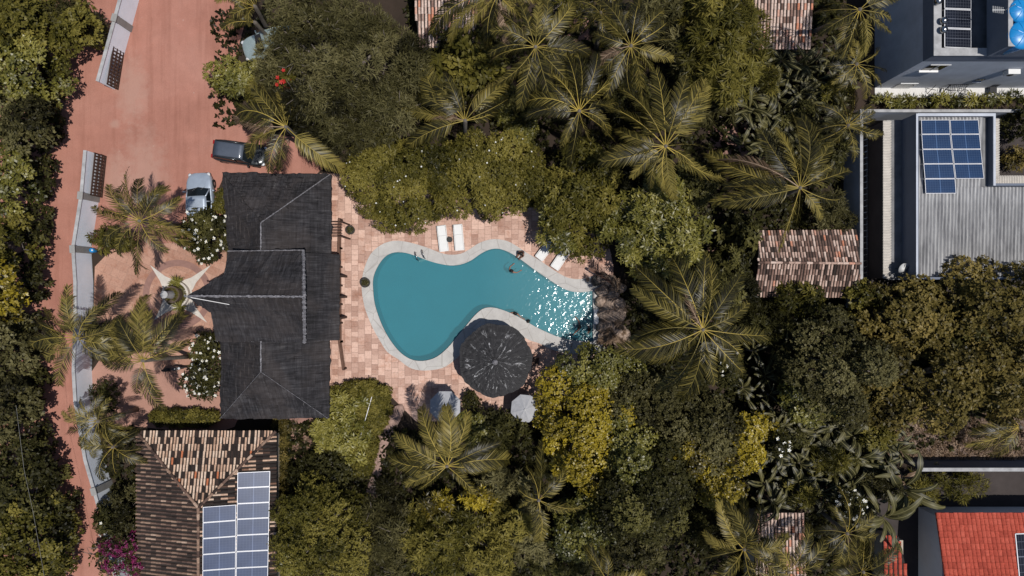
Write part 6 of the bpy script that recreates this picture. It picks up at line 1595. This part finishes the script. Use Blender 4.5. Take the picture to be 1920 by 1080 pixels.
# yellow tree, round dark tree and the undergrowth round them
tree('yellow_tree', 'bright yellow leaved tree beside the pale umbrella', 'tree', 1096, 796, 98, 112, 6.0, 'round', 'yellow', tone=.47, lobe=1.0)
tree('yellow_tree', 'yellow olive tree behind the bright yellow one', 'tree', 1165, 835, 62, 90, 5.8, 'round', 'lime', tone=.50, lobe=.9)
tree('broadleaf_tree', 'olive green tree at the lower right end of the pool', 'tree', 1122, 694, 78, 44, 5.2, 'round', 'lime', tone=.36)
tree('broadleaf_tree', 'dark grey green tree above the round dark tree', 'tree', 1232, 758, 92, 66, 5.8, 'round', 'grey', tone=.36, lobe=.9)
tree('round_dark_tree', 'very dark dome shaped tree at the lower centre right', 'tree', 1212, 918, 102, 96, 7.4, 'round', 'dark', tone=.42, lobe=1.05, dens=1.2, ragged=.05)
tree('broadleaf_tree', 'greyish tree right of the round dark tree', 'tree', 1326, 812, 62, 76, 5.2, 'round', 'grey', tone=.42)
tree('yellow_shrub', 'yellow shrub between the greyish tree and the white flowers', 'shrub', 1404, 822, 48, 62, 4.6, 'round', 'yellow', tone=.38)
tree('yellow_shrub', 'yellow shrub right of the round dark tree', 'shrub', 1352, 918, 52, 34, 4.4, 'round', 'yellow', tone=.36)
tree('yellow_shrub', 'thin yellow fringe beside the greyish tree', 'shrub', 1296, 848, 34, 44, 4.8, 'round', 'yellow', tone=.34)
tree('broadleaf_tree', 'olive tree under the slender palm', 'tree', 1092, 988, 74, 58, 4.8, 'round', 'lime', tone=.34)
tree('broadleaf_tree', 'dull dark tree at the lower edge under the round dark tree', 'tree', 1198, 1024, 84, 42, 4.6, 'round', 'grey', tone=.34)
tree('shrub', 'leafy dark shrubs between the two umbrellas', 'shrub', 926, 812, 60, 42, 2.6, 'mango', 'dark', tone=.52)
tree('shrub', 'lighter green shrub right of the shadowed umbrella', 'shrub', 886, 806, 42, 34, 2.8, 'round', 'lime', tone=.42)
tree('shrub', 'low bush in the shade beside the shadowed umbrella', 'shrub', 880, 754, 17, 17, 1.2, 'round', 'dark', tone=.42)
tree('croton_shrub', 'broad tufted yellow green shrub at the lower middle', 'shrub', 872, 1010, 124, 84, 4.4, 'tuft', 'olive', tone=.66, lobe=.9)
tree('croton_shrub', 'golden tuft on the left of the broad tufted shrub', 'shrub', 814, 948, 34, 28, 4.2, 'tuft', 'yellow', tone=.30)
tree('croton_shrub', 'golden tuft above the broad tufted shrub', 'shrub', 900, 934, 32, 28, 4.4, 'tuft', 'yellow', tone=.30)
tree('silvery_shrub', 'silvery grey shrub right of the broad tufted shrub', 'shrub', 992, 1006, 36, 56, 4.2, 'tuft', 'grey', tone=.66)
tree('silvery_shrub', 'purplish grey shrub below the palm near the shadowed umbrella', 'shrub', 944, 904, 44, 30, 4.0, 'tuft', 'grey', tone=.64)
tree('broadleaf_tree', 'yellow green fine leaved tree right of the tiled house', 'tree', 604, 1000, 92, 92, 5.4, 'fine', 'olive', tone=.58, lobe=.9)
tree('broadleaf_tree', 'shadowed tree between the green mound and the tiled house', 'tree', 602, 890, 72, 44, 2.0, 'round', 'dark', tone=.22, dens=.7)  # lowered leaf tone puts the shade of this gap into the foliage
tree('broadleaf_tree', 'grey bare looking shrubs along the foot of the stone edging', 'shrub', 722, 998, 42, 92, 3.4, 'feather', 'grey', tone=.40, bare=8)
tree('shrub', 'low yellowish plants beside the solar panels of the tiled house', 'shrub', 536, 1022, 26, 48, 1.4, 'big', 'lime', tone=.5)

# green mound with leafy cover, hedge by the house, flower bushes, bougainvillea
mound = [(618,742),(640,727),(680,722),(715,728),(732,742),(730,762),(716,795),(700,830),(688,880),(660,890),(640,850),(612,840),(604,800),(612,765)]
hedge('rounded green mound of clipped ground cover beside the thatched house', mound, 1.25, 'fine', 'olive', .66, .85, 1.2, 'clipped_mound', 'hedge')
rng = rng_(); fm = thing('fern_bed', 'bed of pale green long leaved ferns on the left of the green mound', 'ferns', W(640, 800)); lb = []
for _ in range(46):
    x, y = rng.uniform(592, 690), rng.uniform(742, 860)
    if x < 612 and y < 785: continue
    p = W(x, y, 1.2) - fm.location; lb.append((p.x, p.y, 1.36 + rng.normal(0, .1), .34))
V, T = foliage(rng, np.array(lb), KINDS['mango'], .95, 1.5, .74); leaves_obj('foliage', V, T, M['lime'], fm)
hedge('narrow clipped hedge between the dirt garden and the tiled house', [(283,776),(412,778),(412,792),(283,792)], 1.3, 'fine', 'olive', .58, .85, 1.2)
hedge('thin hedge along the left wall of the thatched house', [(408,345),(416,345),(416,395),(408,395)], 1.2, 'round', 'olive', .5, .8)
hedge('grassy hedge along the right side of the tiled house', [(518,790),(534,795),(534,1000),(520,1000)], .6, 'tuft', 'brown', .42, .8)
for label, px, py, rx, ry, n, h in (('dense bush with large white blossoms by the silver sedan', 384, 440, 44, 52, 72, 3.0), ('dense bush with large white blossoms left of the lower thatched roof', 384, 686, 36, 66, 95, 3.0)):
    r_, lb_ = tree('flowering_bush', label, 'bush', px, py, rx, ry, h, 'mango', 'dark', tone=.46, lobe=.6)
    flowers(r_, top_points(rng_(), lb_, n, .06), .115)
for label, px, py, rx, ry, n, h in (('flowering bush with a tight cluster of white blossoms in the lower right thicket', 1590, 946, 30, 28, 34, 4.4), ('bush with a few white blossoms right of the yellow shrub', 1462, 832, 18, 24, 10, 4.2),
        ('bush with scattered white blossoms under the largest palm', 1362, 690, 24, 34, 8, 4.0), ('bush with a few white blossoms by the lower end of the white wall', 204, 972, 24, 30, 7, 3.4), ('low bush with white blossoms between the two left palms', 190, 622, 30, 16, 9, 2.2)):
    r_, lb_ = tree('flowering_bush', label, 'bush', px, py, rx, ry, h, 'mango', 'dark', tone=.40, lobe=.5)
    flowers(r_, top_points(rng_(), lb_, n, .06), .13)
r_, lb_ = tree('bougainvillea', 'magenta flowering bougainvillea beside the tiled house', 'bush', 252, 1030, 62, 50, 3.4, 'fine', 'dark', tone=.45, lobe=.6, dens=.8, bare=10)
rng = rng_(); q = lb_[rng.permutation(len(lb_))[:22]].copy(); q[:, 2] += .12; V, T = foliage(rng, q, KINDS['round'], .8, .55, .5); leaves_obj('blossoms', V, T, M['magenta'], r_)
tree('shrub', 'dark shrub between the white wall and the tiled house', 'shrub', 232, 960, 40, 52, 2.8, 'fine', 'grey', tone=.36)
tree('thorny_shrub', 'sparse twiggy shrub reaching over the lower end of the road', 'shrub', 204, 1040, 40, 44, 2.0, 'cashew', 'olive', tone=.40, dens=.12, bare=14)
tree('shrub', 'dark shrub behind the white wall near the dirt garden', 'shrub', 196, 745, 26, 38, 2.0, 'fine', 'dark', tone=.40)
tree('shrub', 'shadowed shrub between the two left palms', 'shrub', 208, 640, 42, 30, 1.8, 'round', 'dark', tone=.40)
tree('shrub', 'shadowed shrub under the palm left of the sedan', 'shrub', 205, 452, 34, 22, 1.4, 'mango', 'olive', tone=.46)
tree('shrub', 'dark shrub at the foot of the big palm by the hatchback', 'shrub', 590, 262, 40, 40, 3.6, 'feather', 'grey', tone=.40)
tree('shrub', 'dark undergrowth shrub between upper palm row and fan tufts', 'shrub', 1180, 190, 46, 40, 2.8, 'mango', 'dark', tone=.34)
tree('shrub', 'dark undergrowth shrub behind the hut palm', 'shrub', 1540, 285, 60, 40, 3.0, 'mango', 'dark', tone=.42)
tree('shrub', 'dark undergrowth shrub below the hut palm', 'shrub', 1560, 396, 46, 36, 3.4, 'feather', 'grey', tone=.40)
tree('shrub', 'dark undergrowth shrub at the top right of the fan tufts', 'shrub', 1545, 30, 30, 40, 3.4, 'big', 'dark', tone=.40)
tree('shrub', 'dark undergrowth shrub left of the lower pale tiled building', 'shrub', 1330, 985, 56, 40, 3.0, 'feather', 'dark', tone=.40)
tree('shrub', 'dark undergrowth shrub beneath the slender palm', 'shrub', 1050, 1055, 50, 30, 2.6, 'mango', 'dark', tone=.40)
